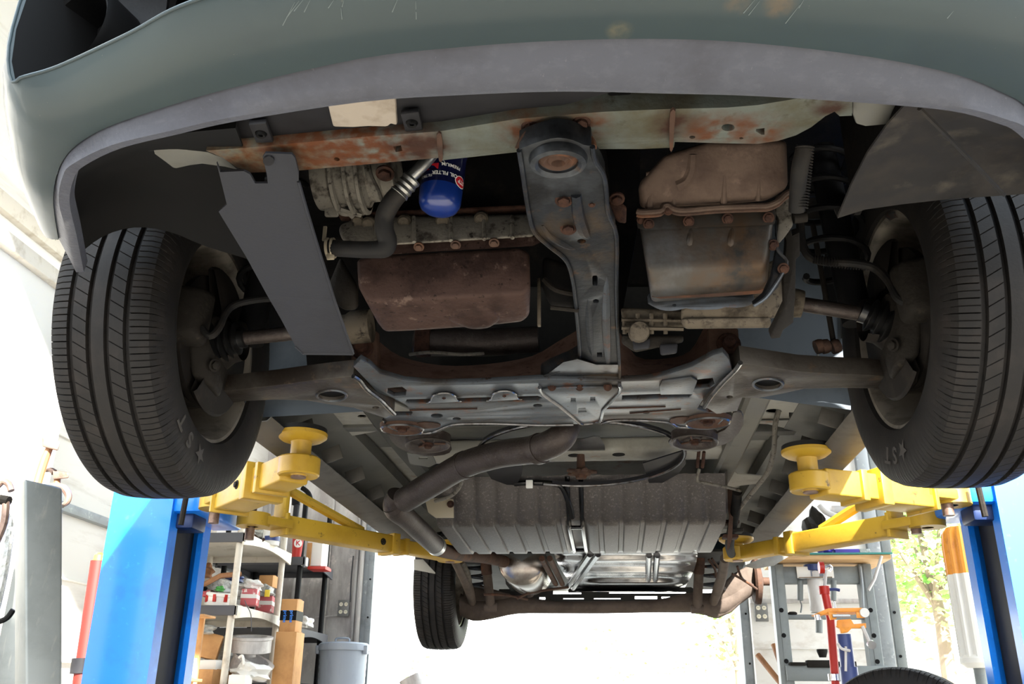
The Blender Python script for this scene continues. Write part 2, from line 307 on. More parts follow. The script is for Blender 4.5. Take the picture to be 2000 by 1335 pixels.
# ---- front bumper cover and air dam
Jpx = [(114, 468), (104, 400), (108, 352), (122, 315), (150, 283), (210, 248), (332, 206), (455, 171), (700, 115), (900, 92), (1100, 79), (1300, 76), (1480, 85), (1700, 111), (1870, 146), (1960, 182), (2003, 207)]
J = [P(x, y, Z=.64+(.014 if i == 0 else 0)) for i, (x, y) in enumerate(Jpx)]
for k in (2, 1, 0):
    q = J[k]; J.append(V((2*XC-q.x+.07, q.y+.01, q.z)))
J = [V(p) for p in crv([tuple(p) for p in J], 4)]
NJ = []
for i in range(len(J)):
    d = J[min(i+2, len(J)-1)]-J[max(i-2, 0)]; NJ.append(V((d.y, -d.x, 0)).normalized())
offs = [(0, 0), (.026, .001), (.055, .004), (.082, .013), (.103, .030), (.116, .055), (.122, .10), (.122, .18), (.11, .26), (.07, .32), (.0, .35)]
fk = [.30, .32, .36, .45, .66, .85, .97]; FK = []
for i in range(len(J)):
    a = min(i/4, 99); b = int(a); FK.append(fk[b]+(fk[min(b+1, 6)]-fk[b])*(a-b) if b < 6 else 1.0)
L4 = [P(x, y, Z=z) for x, y, z in ((76, 420, .70), (32, 325, .685), (18, 252, .678), (15, 205, .675), (24, 160, .675), (112, 130, .675), (250, 66, .672), (372, 4, .670))]
L4 += [J[4*k]+NJ[4*k]*.103+V((0, 0, .030)) for k in range(8, (len(J)-1)//4+1)]
L4 = [V(p) for p in crv([tuple(p) for p in L4], 4)]
rows = [[p+V((0, 0, 0)) for p in J]]
for f_, z_ in ((.25, .03), (.53, .13), (.80, .43)): rows.append([V((p.x+(q.x-p.x)*f_, p.y+(q.y-p.y)*f_, p.z+(q.z-p.z)*z_)) for p, q in zip(J, L4)])
rows.append(L4)
for o_, z_ in ((.010, .025), (.014, .07), (.010, .15), (-.01, .23), (-.05, .29), (-.12, .32)): rows.append([q+n*o_+V((0, 0, z_)) for q, n in zip(L4, NJ)])
bm = bmesh.new(); g = b_loft(bm, rows)
i0, i1 = 16, 31                                        # columns of the fog lamp opening on the left corner
kill = []
for r in range(4, 8):
    for c in range(i0, i1):
        vs = (g[r][c], g[r][c+1], g[r+1][c+1], g[r+1][c]); kill += [f for f in g[r][c].link_faces if set(f.verts) == set(vs)]
bmesh.ops.delete(bm, geom=list(set(kill)), context='FACES')
bmesh.ops.recalc_face_normals(bm, faces=bm.faces); bmesh.ops.solidify(bm, geom=bm.faces, thickness=.004)
bumper = fin('front_bumper', bm, M['paint'], car, 50)
# rolled bright lip and duct of the opening
lip = [rows[4][c] for c in range(i0, i1+1)]; lip = [rows[8][i0], rows[7][i0], rows[6][i0], rows[5][i0]]+lip
tube('opening_lip', lip, .002, M['paint'], bumper, 8, 2)
duct = []
for d_ in (0, .04, .1, .16):
    ring = [rows[4][c] for c in range(i0, i1+1)]+[rows[r][i1] for r in range(5, 8)]+[rows[8][c] for c in range(i1, i0-1, -1)]+[rows[r][i0] for r in range(7, 4, -1)]
    cen = sum(ring, V())/len(ring); inw = -(sum((NJ[c] for c in range(i0, i1)), V())/(i1-i0))
    duct.append([cen+(p-cen)*(1-.9*d_)+inw*d_ for p in ring])
loft('opening_duct', duct, M['ductblack'], bumper, closed=True)
cen = sum(duct[3], V())/len(duct[3]); inw.normalize()
fo = cen+inw*-.05
lathe('fog_lamp_housing', [(.0, .05), (.05, .045), (.058, .0), (.064, -.004), (.066, .004), (.06, .06), (0, .065)], P(142, 60, Y=.84), inw, M['ductblack'], bumper, 28)
plate('duct_back_panel', [(60, -60), (360, -60), (330, 60), (200, 110), (100, 130)], M['blackp'], bumper, .004, (), (0, 1, .2), Y=.93)
plate('duct_vane', [(205, -30), (330, -30), (322, 40), (215, 80)], M['blackp'], bumper, .006, (), (0, 1, .2), Y=.87)
Apx = [(150, 528), (134, 455), (119, 390), (128, 340), (150, 315), (222, 280), (335, 252), (455, 225), (700, 187), (900, 173), (1100, 166), (1300, 170), (1480, 175), (1700, 189), (1870, 205), (1960, 229), (2004, 250)]
A = [P(x, y, Z=(.655, .645, .63)[i] if i < 3 else .622) for i, (x, y) in enumerate(Apx)]
for k in (2, 1, 0):
    q = A[k]; A.append(V((2*XC-q.x+.07, q.y+.01, q.z)))
A = [V(p) for p in crv([tuple(p) for p in A], 4)]
T = [p-n*.004+V((0, 0, .004)) for p, n in zip(J, NJ)]
mid = [a*.5+b*.5 for a, b, n in zip(T, A, NJ)]
dam = loft('air_dam', [[p+V((0, 0, .012))-n*.02 for p, n in zip(T, NJ)], T, mid, A, [a-n*.008+V((0, 0, .002)) for a, n in zip(A, NJ)], [a-n*.010+V((0, 0, .02)) for a, n in zip(A, NJ)]], M['dam'], car, th=.003, ang=60)

from mathutils.bvhtree import BVHTree
bvh = BVHTree.FromPolygons([v.co.copy() for v in bumper.data.vertices], [list(p.vertices) for p in bumper.data.polygons])
def onbump(x, y):
    h = bvh.ray_cast(V((0, 0, H)), ray(x, y).normalized()); return h[0]
bm = bmesh.new()
for x0, y0, x1, y1 in ((584, 2, 560, 34), (592, 0, 574, 22), (576, 4, 552, 50), (606, 0, 594, 24), (652, 0, 641, 16), (672, 0, 668, 14), (776, 0, 766, 24), (812, 2, 813, 38), (666, 16, 668, 38), (1474, 0, 1452, 26), (1484, 2, 1462, 30), (1570, 0, 1560, 16), (1562, 10, 1534, 46), (1862, 22, 1850, 36)):
    a, b = onbump(x0, y0), onbump(x1, y1)
    if a and b:
        c = V((0, 0, H)); n = (c-a).normalized(); w_ = (b-a).cross(n).normalized()*.00045
        bm.faces.new([bm.verts.new(p+n*.0012) for p in (a-w_*.3, b-w_, b+w_, a+w_*.3)])
fin('scratch_marks', bm, M['scratch'], bumper, rec=False)
# ---- hidden body shell that keeps the daylight out of the engine bay and the cabin
def bodyside(x, sg):
    pts = [(1.36, 1.0), (1.55, 1.07), (1.82, 1.07), (2.0, 1.0), (2.1, .85), (2.13, .68), (4.28, .68), (4.32, .80), (4.45, .93), (4.65, .98), (4.85, .97), (5.03, .88), (5.12, .74), (5.55, .78), (5.6, 1.1), (5.3, 1.35), (4.9, 1.78), (3.2, 1.82), (2.35, 1.35), (1.36, 1.27)]
    bm = bmesh.new(); b_plate(bm, [Q(x, a, b) for a, b in pts], (sg, 0, 0), .03); return fin('body_side', bm, M['paint'], car)
bodyside(-.93, -1); bodyside(.69, 1)
loft('body_top', [[Q(x, y, z) for x in (-.93, -.12, .69)] for y, z in [(1.36, 1.27), (2.35, 1.35), (3.2, 1.82), (4.9, 1.78), (5.3, 1.35), (5.6, 1.1), (5.6, .86)]], M['paint'], car, th=.006)
top_ = rows[-1]; nt_ = len(top_)-1
hl_ = [Q(-.93+1.62*i/nt_, 1.36, 1.27) for i in range(nt_+1)]
loft('hood', [top_, [a.lerp(b, .15)+V((0, 0, .10)) for a, b in zip(top_, hl_)], [a.lerp(b, .5)+V((0, 0, .09)) for a, b in zip(top_, hl_)], hl_], M['paint'], car, th=.004, ang=60)
for x0, x1 in ((-.92, -.76), (.51, .68)):              # inner wheel houses at the front
    loft('wheel_house', [[Q(x, 1.68+.36*math.cos(a), .70+.36*math.sin(a)) for a in [math.radians(25+k*13) for k in range(11)]] for x in (x0, x1)], M['linerd'], car, th=.004)
for x in (-.60, .42): box('inner_fender', Q(x, 1.18, 1.0), (.01, .36, .50), M['engine'], car, 0)
box('radiator', Q(-.13, 1.0, 1.0), (1.0, .03, .50), M['engine'], car, 0)
plate('engine_bay_wall', [(560, 150), (1430, 100), (1430, 700), (600, 720)], M['engine'], car, .01, (), (0, 1, 0), Y=2.02)
box('engine_bay_ceiling', Q(-.12, 1.45, 1.16), (1.5, 1.3, .02), M['engine'], car)

# ---- wheels
def wheel_tf(cx, cy, cz, yaw, sg):
    return Matrix.Translation(Q(cx, cy, cz)) @ Matrix.Rotation(yaw, 4, 'Z') @ Matrix.Diagonal((sg, 1, 1, 1))
def tyre_bm(R, W, np_, tf, bald=1.0):
    # half-width profile: (x, drop, kind)  kind 0 plain, 1 shoulder block, 2 rib with slanted sipes
    hw = W/2
    prof = [(-.41, .112, 0), (-.455, .109, 0), (-.485, .095, 0), (-.498, .08, 0), (-.5, .062, 0), (-.49, .040, 0), (-.465, .022, 1), (-.43, .010, 1), (-.36, .004, 1), (-.275, .002, 1), (-.270, .010, 0), (-.228, .010, 0), (-.222, .001, 2), (-.16, .0005, 2), (-.102, .0, 2), (-.097, .009, 0), (-.060, .009, 0), (-.055, .0, 0)]
    prof = prof+[(-x, d, k) for x, d, k in prof[::-1]]
    fr = [0, .40, .45, .50, .90, .95]
    bm = bmesh.new(); rings = []
    for j in range(np_):
        for q, f in enumerate(fr):
            ring = []
            for x, d, k in prof:
                dd = d
                if k == 1 and q == 5: dd = d+.006*bald
                if k == 1 and q == 2: dd = d+.0022*bald
                if k == 2 and q == 5: dd = d+.003*bald
                sk = 0
                if k == 2: sk = (abs(x)-.16)*5*(1 if x > 0 else -1)+.3
                th = 2*PI*(j+f+sk)/np_
                r = R-dd*R/.32
                ring.append(bm.verts.new(tf @ V((x*W, r*math.cos(th), r*math.sin(th)))))
            rings.append(ring)
    n = len(rings)
    for i in range(n):
        a, b = rings[i], rings[(i+1) % n]
        for k in range(len(prof)-1): bm.faces.new((a[k], a[k+1], b[k+1], b[k]))
    return bm
def polar(tf, x, r0, ph):       # flat lettering wrapped round the inner side wall
    return lambda a, b, z: tf @ V((x-z, (r0+b)*math.cos(ph-a/r0), (r0+b)*math.sin(ph-a/r0)))
def star_bm(fn, ro, n=5, k=.42):
    bm = bmesh.new(); pts = [(ro*(1 if i % 2 == 0 else k)*math.sin(PI*i/n), ro*(1 if i % 2 == 0 else k)*math.cos(PI*i/n)) for i in range(2*n)]
    c = bm.verts.new(fn(0, 0, .001)); vs = [bm.verts.new(fn(a, b, .001)) for a, b in pts]
    for i in range(2*n): bm.faces.new((c, vs[i], vs[(i+1) % (2*n)]))
    return bm
def front_wheel(sg):
    tf = wheel_tf(XC+sg*.759, 1.68, .694, .034, -sg)            # local +x points to the car's centre line
    t = fin('front_tyre', tyre_bm(.32, .2035, 84, tf), M['tyre'], car, 28)
    def pol(th, r0):
        ph = math.radians(th); return lambda a, b, z: tf @ V((.1023+z, (r0+b)*math.cos(ph+sg*a/r0), (r0+b)*math.sin(ph+sg*a/r0)))
    for ch, th in zip('ST', (247, 236) if sg < 0 else (280, 289)): text('lettering', ch, .044, pol(th, .257), M['tyreletter'], t, .0008, True)
    fin('star_emblem', star_bm(pol(259 if sg < 0 else 270, .257), .022), M['tyreletter'], t, rec=False)
    prof = [(.205, .055), (.211, .078), (.2085, .0845), (.202, .083), (.196, .074), (.190, .05), (.182, .0), (.178, -.045), (.165, -.06), (.12, -.05), (.07, -.03), (0, -.028)]
    bm = bmesh.new(); b_lathe(bm, prof, (0, 0, 0), (1, 0, 0), 64); bm.transform(tf)
    rim = fin('wheel_rim', bm, M['rim'], car, 30)
    for a in (285, 160):
        bm = bmesh.new(); b_lathe(bm, [(.194, .078), (.2015, .086), (.206, .087), (.205, .083)], (0, 0, 0), (1, 0, 0), 6, math.radians(a), math.radians(a+14)); bm.transform(tf); fin('balance_weight', bm, M['steel'], rim)
    bm = bmesh.new(); b_lathe(bm, [(.05, .05), (.135, .05), (.138, .056), (.138, .066), (.05, .07)], (0, 0, 0), (1, 0, 0), 40); bm.transform(tf)
    fin('brake_disc', bm, M['rimd'], car)
    bm = bmesh.new(); b_lathe(bm, [(.045, .075), (.15, .078), (.155, .085), (.15, .09), (.06, .10), (.045, .12), (.04, .14)], (0, 0, 0), (1, 0, 0), 30, math.radians(60), math.radians(300)); bm.transform(tf)
    fin('dust_shield', bm, M['rimd'], car)
    def L(x, y, z): return tf @ V((x, y, z))
    k = hullsolid('steering_knuckle', [L(.06, -.10, -.02), L(.06, .05, .04), L(.10, -.07, -.04), L(.11, .04, .03), L(.07, -.07, -.10), L(.11, -.045, -.115), L(.10, .02, -.12), L(.06, .04, -.10), L(.10, -.05, .05)], M['cast'], car, .012)
    bolt(L(.112, -.06, -.075), .009, k, (-sg, -.6, -.3), M['cast'])
    hullsolid('brake_caliper', [L(.03, -.165, -.05), L(.105, -.155, -.045), L(.11, -.15, .055), L(.03, -.17, .06), L(.11, -.095, -.055), L(.12, -.10, .06), L(.03, -.1, .06), L(.03, -.1, -.05)], M['cast'], car, .014)
    hullsolid('ball_joint_boss', [L(.03, -.03, -.135), L(.09, -.03, -.135), L(.09, .03, -.135), L(.03, .03, -.135), L(.04, -.02, -.08), L(.09, -.02, -.08), L(.09, .02, -.08), L(.04, .02, -.08)], M['cast'], car, .01)
    # drive shaft and bellows
    c = V(Q(XC+sg*.759, 1.68, .694)); i = V((-sg, 0, 0))
    base = V(P(400, 672, Y=1.66)) if sg < 0 else V(P(1790, 652, Y=1.66)); end = V(P(470, 660, Y=1.66)) if sg < 0 else V(P(1690, 611, Y=1.66))
    ax = (end-base); Ln = ax.length; prof = [(0, -.03), (.052, -.03), (.054, -.004), (.05, 0)]
    for q in range(6):
        a = q/6; ro = .056-.028*a; prof += [(ro, (a+.04)*Ln), (ro+.001, (a+.07)*Ln), (ro-.012, (a+.125)*Ln)]
    prof += [(.021, Ln), (.022, Ln+.008), (.016, Ln+.01), (0, Ln+.01)]
    lathe('drive_shaft_boot', prof, base, ax, M['boot'], car, 30, 50)
    inner = V(P(640, 644, Y=1.66)) if sg < 0 else V(P(1555, 592, Y=1.66))
    ds = tube('drive_shaft', [end-ax*.1, inner], .0145, M['exhaust'], car, 16, 1)
    lathe('boot_clamp', [(.0555, -.016), (.0575, -.016), (.0575, -.006), (.0555, -.006)], base, ax, M['cast'], ds, 26)
    lathe('inner_joint', [(0, -.012), (.026, -.012), (.028, .0), (.028, .04), (.034, .05), (.034, .09), (0, .09)], inner, (inner-end), M['alud'], car, 24)
    # strut behind the wheel
    tube('strut', [L(.13, .06, .02), L(.16, .05, .42)], .03, M['blackp'], car, 16, 1)
    bm = bmesh.new(); b_tube(bm, [L(.16+.062*math.cos(t), .05+.062*math.sin(t), .12+.28*t/(8*PI)) for t in [8*PI*q/80 for q in range(81)]], .007, 8); fin('coil_spring', bm, M['blackp'], car)
front_wheel(-1); front_wheel(1)
def rear_wheel(sg):
    tf = wheel_tf(XC+sg*.727, 4.74, .5755, 0, -sg)
    t = fin('rear_tyre', tyre_bm(.32, .2035, 84, tf), M['tyre'], car, 28)
    bm = bmesh.new(); b_lathe(bm, [(.205, .055), (.211, .078), (.2085, .0845), (.202, .083), (.196, .074), (.190, .05), (.182, .0), (.178, -.045), (.12, -.05), (0, -.028)], (0, 0, 0), (1, 0, 0), 48); bm.transform(tf)
    fin('wheel_rim', bm, M['rim'], car, 30)
rear_wheel(-1)

# ---- wheel arch liners and splash shield
A1 = crv([(108, 470), (122, 372), (150, 330), (222, 288), (340, 262), (460, 250)], 3); B1 = crv([(150, 500), (200, 462), (262, 444), (330, 452), (400, 480), (492, 508)], 3)
ra = [P(x, y, Z=.66) for x, y in A1]; rb = [P(x, y, Y=1.30) for x, y in B1]
loft('front_wheel_liner', [[a+V((0, .0, .03)) for a in ra]]+[[a.lerp(b, t)+V((0, 0, .045*math.sin(PI*t))) for a, b in zip(ra, rb)] for t in (0, .25, .5, .75, .93, 1)]+[[b+V((0, .01, .03)) for b in rb]], M['linerd'], car, th=.003)
A1 = [(1778, 194), (1815, 200), (1850, 208), (1930, 225), (1985, 248), (2040, 290)]; B1 = [(1636, 426), (1690, 409), (1760, 399), (1850, 389), (2000, 379), (2090, 378)]
ra = [P(x, y, Z=.665) for x, y in A1]; rb = [P(x, y, Y=1.22) for x, y in B1]
lr = loft('front_wheel_liner', [[a.lerp(b, t)+V((0, 0, .02*math.sin(PI*t))) for a, b in zip(ra, rb)] for t in (0, .25, .5, .75, .96, 1)]+[[b+V((0, .012, .02)) for b in rb]], M['liner'], car, th=.003, label='dusty grey liner panel')
tube('liner_seam', [P(x, y, Z=z)-V((0, 0, .004)) for x, y, z in ((1795, 206, .66), (1880, 292, .655), (1960, 375, .655))], .003, M['liner'], lr, 6, 3)
ps = (1.02, .672, -.155)
sh = plate('splash_shield', [(423, 318), (430, 336), (476, 334), (488, 340), (498, 358), (523, 358), (521, 340), (513, 306), (518, 299), (570, 301), (576, 308), (583, 336), (583, 354), (597, 403), (616, 466), (654, 588), (521, 575), (480, 500), (434, 425), (427, 413), (443, 399)], M['shield'], car, .004, (), (0, .3, 1), pl=ps)
p1 = P(521, 575, pl=ps); p2 = P(654, 588, pl=ps)
pl2 = (p1.y, p1.z-H, -.10)
plate('shield_lower_flap', [(521, 575), (654, 588), (672, 640), (691, 688), (690, 692), (596, 692), (590, 690), (577, 676), (550, 625)], M['shield'], sh, .004, (), (0, .3, 1), pl=pl2)
tube('shield_flange', [P(x, y, pl=ps) for x, y in ((583, 354), (597, 403), (616, 466), (654, 588))]+[P(690, 690, pl=pl2)], .0025, M['shield'], sh, 6, 1)
tube('shield_flange', [P(577, 676, pl=pl2), P(592, 690, pl=pl2), P(690, 691, pl=pl2)], .0025, M['shield'], sh, 6, 1)
plate('shield_fastener', ell(525, 311, 11, 9), M['tray'], sh, .003, (), (0, 0, -1), pl=ps)

# ---- undertray, foam and crossmember
plate('under_tray', [(230, 296), (290, 242), (600, 176), (900, 160), (1185, 150), (1200, 178), (1120, 200), (1060, 214), (1058, 226), (970, 242), (872, 257), (740, 268), (600, 281), (420, 293)], M['tray'], car, .004, (), pl=(.9, .705, .02))
plate('lower_grille_panel', [(1040, 230), (1200, 172), (1560, 172), (1620, 186), (1560, 205), (1300, 212)], M['tray'], car, .004, (), pl=(.9, .735, .0))
for x0, y0 in ((1210, 172), (1430, 178)): box('tray_clip', P(x0, y0, Z=.722), (.03, .03, .012), M['blackp'], car)
plate('foam_block', [(638, 197), (655, 190), (770, 180), (773, 200), (776, 247), (764, 243), (757, 249), (720, 248), (690, 250), (650, 249), (644, 225)], M['foam'], car, .03, (), bv=.004, Z=.698)
for px in ([(782, 224), (818, 219), (826, 256), (792, 260)], [(485, 244), (520, 241), (534, 279), (500, 280)]):
    t = plate('tray_bracket', px, M['tray'], car, .008, (), bv=.002, Z=.694)
    cx = sum(p[0] for p in px)/4; cy = sum(p[1] for p in px)/4; lathe('clip_pin', [(.003, -.003), (.006, -.004), (.008, 0), (.008, .004), (.003, .004)], P(cx, cy, Z=.694), (0, 0, 1), M['black'], t, 14)
zc = dict(Z=.69)
xm = plate('radiator_crossmember', [(402, 294), (500, 287), (600, 278), (700, 268), (862, 256), (1010, 232), (1100, 225), (1180, 218), (1300, 213), (1420, 210), (1480, 205), (1560, 192), (1612, 172), (1640, 172), (1665, 192), (1664, 226), (1640, 227), (1630, 218), (1612, 227), (1585, 248), (1555, 264), (1520, 275), (1480, 281), (1420, 280), (1318, 277), (1316, 288), (1250, 291), (1170, 291), (1080, 293), (1010, 297), (900, 309), (862, 313), (858, 308), (700, 322), (560, 335), (490, 337), (460, 325), (435, 308)], M['cross'], car, .06,
   [[(768, 286), (783, 284), (786, 295), (773, 297)], ell(658, 311, 6, 3.5, 10, .2), ell(1422, 249, 13, 7, 16), [(1477, 252), (1494, 250), (1493, 263), (1487, 263), (1476, 256)], ell(1352, 268, 6, 3.2, 10), ell(1448, 270, 4, 2, 8), ell(1688, 193, 5, 2.5, 8)][:6], (0, .12, 1), bv=.006, ang=40, **zc)
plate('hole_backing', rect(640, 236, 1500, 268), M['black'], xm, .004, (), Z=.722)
plate('crossmember_weld', [(1309, 214), (1319, 212), (1316, 250), (1314, 286), (1308, 288), (1307, 250)], M['rustmem'], xm, .004, (), (0, 0, -1), 2, Z=.69)
plate('crossmember_weld', [(853, 260), (862, 258), (865, 290), (864, 310), (858, 311), (855, 290)], M['rustmem'], xm, .003, (), (0, 0, -1), 2, Z=.69)
for x, y in ((1035, 249), (1136, 240)): bolt(P(x, y, Z=.688), .008, xm)
plate('frame_rail_end', [(296, 287), (405, 292), (440, 310), (468, 335), (440, 328), (395, 322), (372, 325), (340, 332), (322, 318), (300, 302)], M['primer'], car, .06, (), (0, .1, 1), bv=.005, Z=.705)
plate('frame_rail_end', [(1664, 190), (1760, 190), (1745, 220), (1735, 245), (1690, 249), (1672, 244), (1665, 225)], M['primer'], car, .06, (), (0, .1, 1), bv=.005, Z=.70)

# ---- long centre member under the engine
pm = (.99, .652, -.048)
cm = plate('engine_centre_member', crv([(1014, 292), (1035, 283), (1062, 274), (1090, 269), (1120, 274), (1140, 283), (1155, 285)], 2)+[(1160, 310), (1176, 336), (1182, 352), (1186, 400), (1192, 432), (1203, 460), (1203, 560), (1205, 640), (1209, 720), (1209, 738), (1100, 738), (1056, 742), (1058, 736), (1075, 726), (1110, 712), (1128, 702), (1132, 685), (1129, 640), (1124, 590), (1119, 545), (1108, 512), (1092, 494), (1062, 470), (1046, 455), (1036, 430), (1028, 385), (1021, 335)], M['member'], car, .03,
   [ell(1090, 313, 30, 18, 20), ell(1136, 471, 9, 4.5, 12), [(1157, 541), (1159, 538), (1165, 538), (1167, 541), (1167, 555), (1165, 558), (1159, 558), (1157, 555)], ell(1164, 588, 6, 4, 10), rect(1166, 688, 1176, 697)], (0, .05, 1), bv=.004, ang=45, pl=pm)
rm = lambda px, dz=-.001: [P(x, y, pl=pm)+V((0, 0, dz)) for x, y in px]
tube('member_edge', rm([(1014, 292), (1021, 335), (1028, 385), (1036, 430), (1046, 455), (1075, 481), (1099, 500), (1112, 520), (1121, 560), (1127, 620), (1132, 685), (1126, 705), (1090, 722), (1060, 735), (1055, 750)]), .0035, M['member'], cm, 8, 3)
tube('member_edge', rm([(1157, 285), (1162, 312), (1178, 338), (1184, 370), (1188, 415), (1204, 460), (1204, 560), (1206, 640), (1210, 720), (1210, 750)]), .0035, M['member'], cm, 8, 3)
tube('pressed_bead', rm([(1125, 380), (1130, 420), (1140, 450), (1150, 465)], .002), [.008, .01, .01, .004], M['member'], cm, 8, 3)
tube('pressed_bead', rm([(1185, 540), (1184, 600), (1185, 660), (1188, 715)], .004), [.004, .009, .009, .005], M['steel'], cm, 8, 3)
tube('pressed_bead', rm([(1146, 560), (1150, 620), (1153, 670), (1158, 705)], .005), [.003, .008, .008, .004], M['member'], cm, 8, 3)
tube('pressed_bead', rm([(1060, 440), (1075, 462), (1105, 480), (1125, 488)], .002), [.003, .006, .006, .002], M['member'], cm, 8, 3)
lathe('mount_ring', [(.026, .012), (.026, -.006), (.030, -.010), (.036, -.008), (.038, .0), (.037, .01)], P(1090, 311, pl=pm), (0, -.06, 1), M['member'], cm, 36)
lathe('mount_rubber', [(.006, .004), (.009, -.006), (.014, -.002), (.019, -.006), (.027, .0), (.027, .012), (.006, .012)], P(1090, 311, pl=pm), (0, -.06, 1), M['rustmem'], cm, 28)
tube('member_cup_flange', [P(x, y, Z=z) for x, y, z in ((1014, 292, .658), (1030, 262, .676), (1060, 251, .684), (1095, 248, .686), (1130, 254, .682), (1152, 274, .668), (1157, 288, .655))], .006, M['rustmem'], cm, 8, 4)
plate('member_cup_plate', crv([(1016, 290), (1035, 262), (1065, 252), (1095, 250), (1130, 256), (1150, 272), (1155, 284), (1120, 276), (1090, 270), (1062, 275), (1035, 284)], 2, True), M['rustmem'], cm, .003, (), Z=.682)
for x, y in ((1101, 390), (1110, 445)): bolt(P(x, y, pl=pm), .0085, cm)
bolt(P(1156, 399, pl=pm), .0035, cm)
# rear end: bent lip, its added highlight strip and the triangular bracket
a = [P(x, y, pl=pm) for x, y in ((1056, 742), (1100, 736), (1160, 734), (1209, 738))]
b_ = [P(x, y, Y=1.765) for x, y in ((1054, 752), (1100, 750), (1160, 749), (1210, 750))]
loft('member_bent_lip', [[p+V((0, -.01, .004)) for p in a], [p*.5+q*.5-V((0, .006, .001)) for p, q in zip(a, b_)], b_, [p+V((0, .01, .012)) for p in b_]], M['steel'], cm, th=.003)
pt = (1.78, .603, .05)
lp_ = (1.70, .6165, .10)
loft('lip_highlight_strip', [[P(x, y, pl=lp_)+V((0, 0, dz)) for x, y in r] for r, dz in (([(1100, 709), (1128, 703), (1165, 714), (1208, 714)], .004), ([(1078, 722), (1122, 716), (1165, 722), (1209, 722)], .0), ([(1060, 735), (1110, 731), (1165, 732), (1209, 733)], -.001), ([(1055, 744), (1110, 741), (1165, 741), (1209, 742)], .001))], M['edge'], cm, th=.002)  # bright strip tilted so it carries the lip's highlight
tb = plate('triangular_bracket', [(1056, 762), (1100, 758), (1160, 757), (1209, 758), (1210, 764), (1190, 783), (1176, 798), (1173, 820), (1140, 826), (1125, 818), (1090, 790), (1060, 770)], M['steel'], cm, .006, [rect(1115, 777, 1124, 785), rect(1153, 775, 1162, 783), [(1130, 797), (1143, 796), (1145, 804), (1130, 805)]], bv=.002, pl=pt)
tube('bracket_flange', [P(x, y, pl=pt) for x, y in ((1054, 756), (1060, 770), (1090, 791), (1125, 820), (1140, 828), (1172, 822), (1178, 800), (1210, 766), (1210, 752))], .004, M['edge'], tb, 8, 2)
for x in (1078, 1132, 1187): bolt(P(x, 755, Y=1.77), .006, cm, (0, -.8, -.4))

# ---- engine, oil filter, hoses
def HP(l): return [P(x, y, Y=d) for x, y, d in l]
hullsolid('engine_block', HP([(650, 300, 1.36), (1130, 270, 1.36), (1130, 440, 1.36), (690, 440, 1.36), (650, 300, 1.6), (1130, 270, 1.6), (1060, 470, 1.6), (690, 470, 1.6)]), M['engine'], car, .01)
lc = hullsolid('engine_lower_casting', HP([(662, 440, 1.33), (700, 424, 1.32), (1040, 418, 1.32), (1045, 462, 1.30), (690, 483, 1.30), (664, 466, 1.31), (662, 440, 1.55), (1040, 418, 1.55), (690, 483, 1.5), (1045, 462, 1.5)]), M['alu'], car, .008)
for x in (735, 808, 880, 945, 1000): tube('casting_rib', [P(x, 425-.01*(x-700), Y=1.318), P(x+1, 478-.045*(x-700), Y=1.296)], .0035, M['alu'], lc, 8, 1)
for x, y in ((700, 432), (720, 436), (790, 432), (865, 430), (940, 426)): lathe('casting_boss', [(.012, -.004), (.012, .004), (.009, .008), (.006, .006), (0, .006)], P(x, y, Y=1.315), (0, -.7, -.7), M['alud'], lc, 14)
box('gasket_strip', P(850, 416, Y=1.33), (.33, .02, .006), M['rust'], car, .002)
# oil pan
rws = [[(690, 500, 1.315), (760, 490, 1.31), (860, 484, 1.31), (960, 479, 1.31), (1040, 476, 1.315)],
       [(697, 512, 1.32), (765, 500, 1.315), (860, 494, 1.315), (955, 488, 1.315), (1030, 486, 1.32)]]
pan = hullsolid('oil_pan', HP([(697, 508, 1.33), (720, 500, 1.325), (1015, 484, 1.325), (1034, 494, 1.33), (1036, 560, 1.335), (716, 590, 1.335), (1022, 574, 1.335), (700, 560, 1.335), (1034, 616, 1.40), (1020, 628, 1.42), (950, 636, 1.43), (800, 646, 1.43), (752, 648, 1.43), (738, 630, 1.41), (1036, 560, 1.6), (700, 560, 1.6), (1020, 610, 1.6), (745, 620, 1.6), (1034, 494, 1.6), (697, 508, 1.6)]), M['pan'], car, .016, 4, 60)
hullsolid('sump_bulge', HP([(880, 598, 1.36), (960, 592, 1.36), (868, 626, 1.40), (985, 622, 1.40), (918, 645, 1.42), (958, 643, 1.42), (900, 600, 1.5), (960, 600, 1.5), (930, 630, 1.5)]), M['pan'], pan, .012, 3, 60)
flp = crv([(690, 482), (720, 486), (740, 478), (756, 479), (770, 484), (806, 481), (820, 474), (838, 480), (880, 478), (890, 471), (905, 476), (950, 474), (965, 467), (980, 472), (1040, 469), (1040, 480), (860, 490), (692, 500)], 2, True)
plate('oil_pan_flange', flp, M['pan'], pan, .008, (), (0, .2, 1), Y=1.308)
for x, y in ((750, 486), (818, 482), (890, 478), (965, 474)): bolt(P(x, y, Y=1.303), .006, pan, (0, -.5, -.8), M['rustmem'])
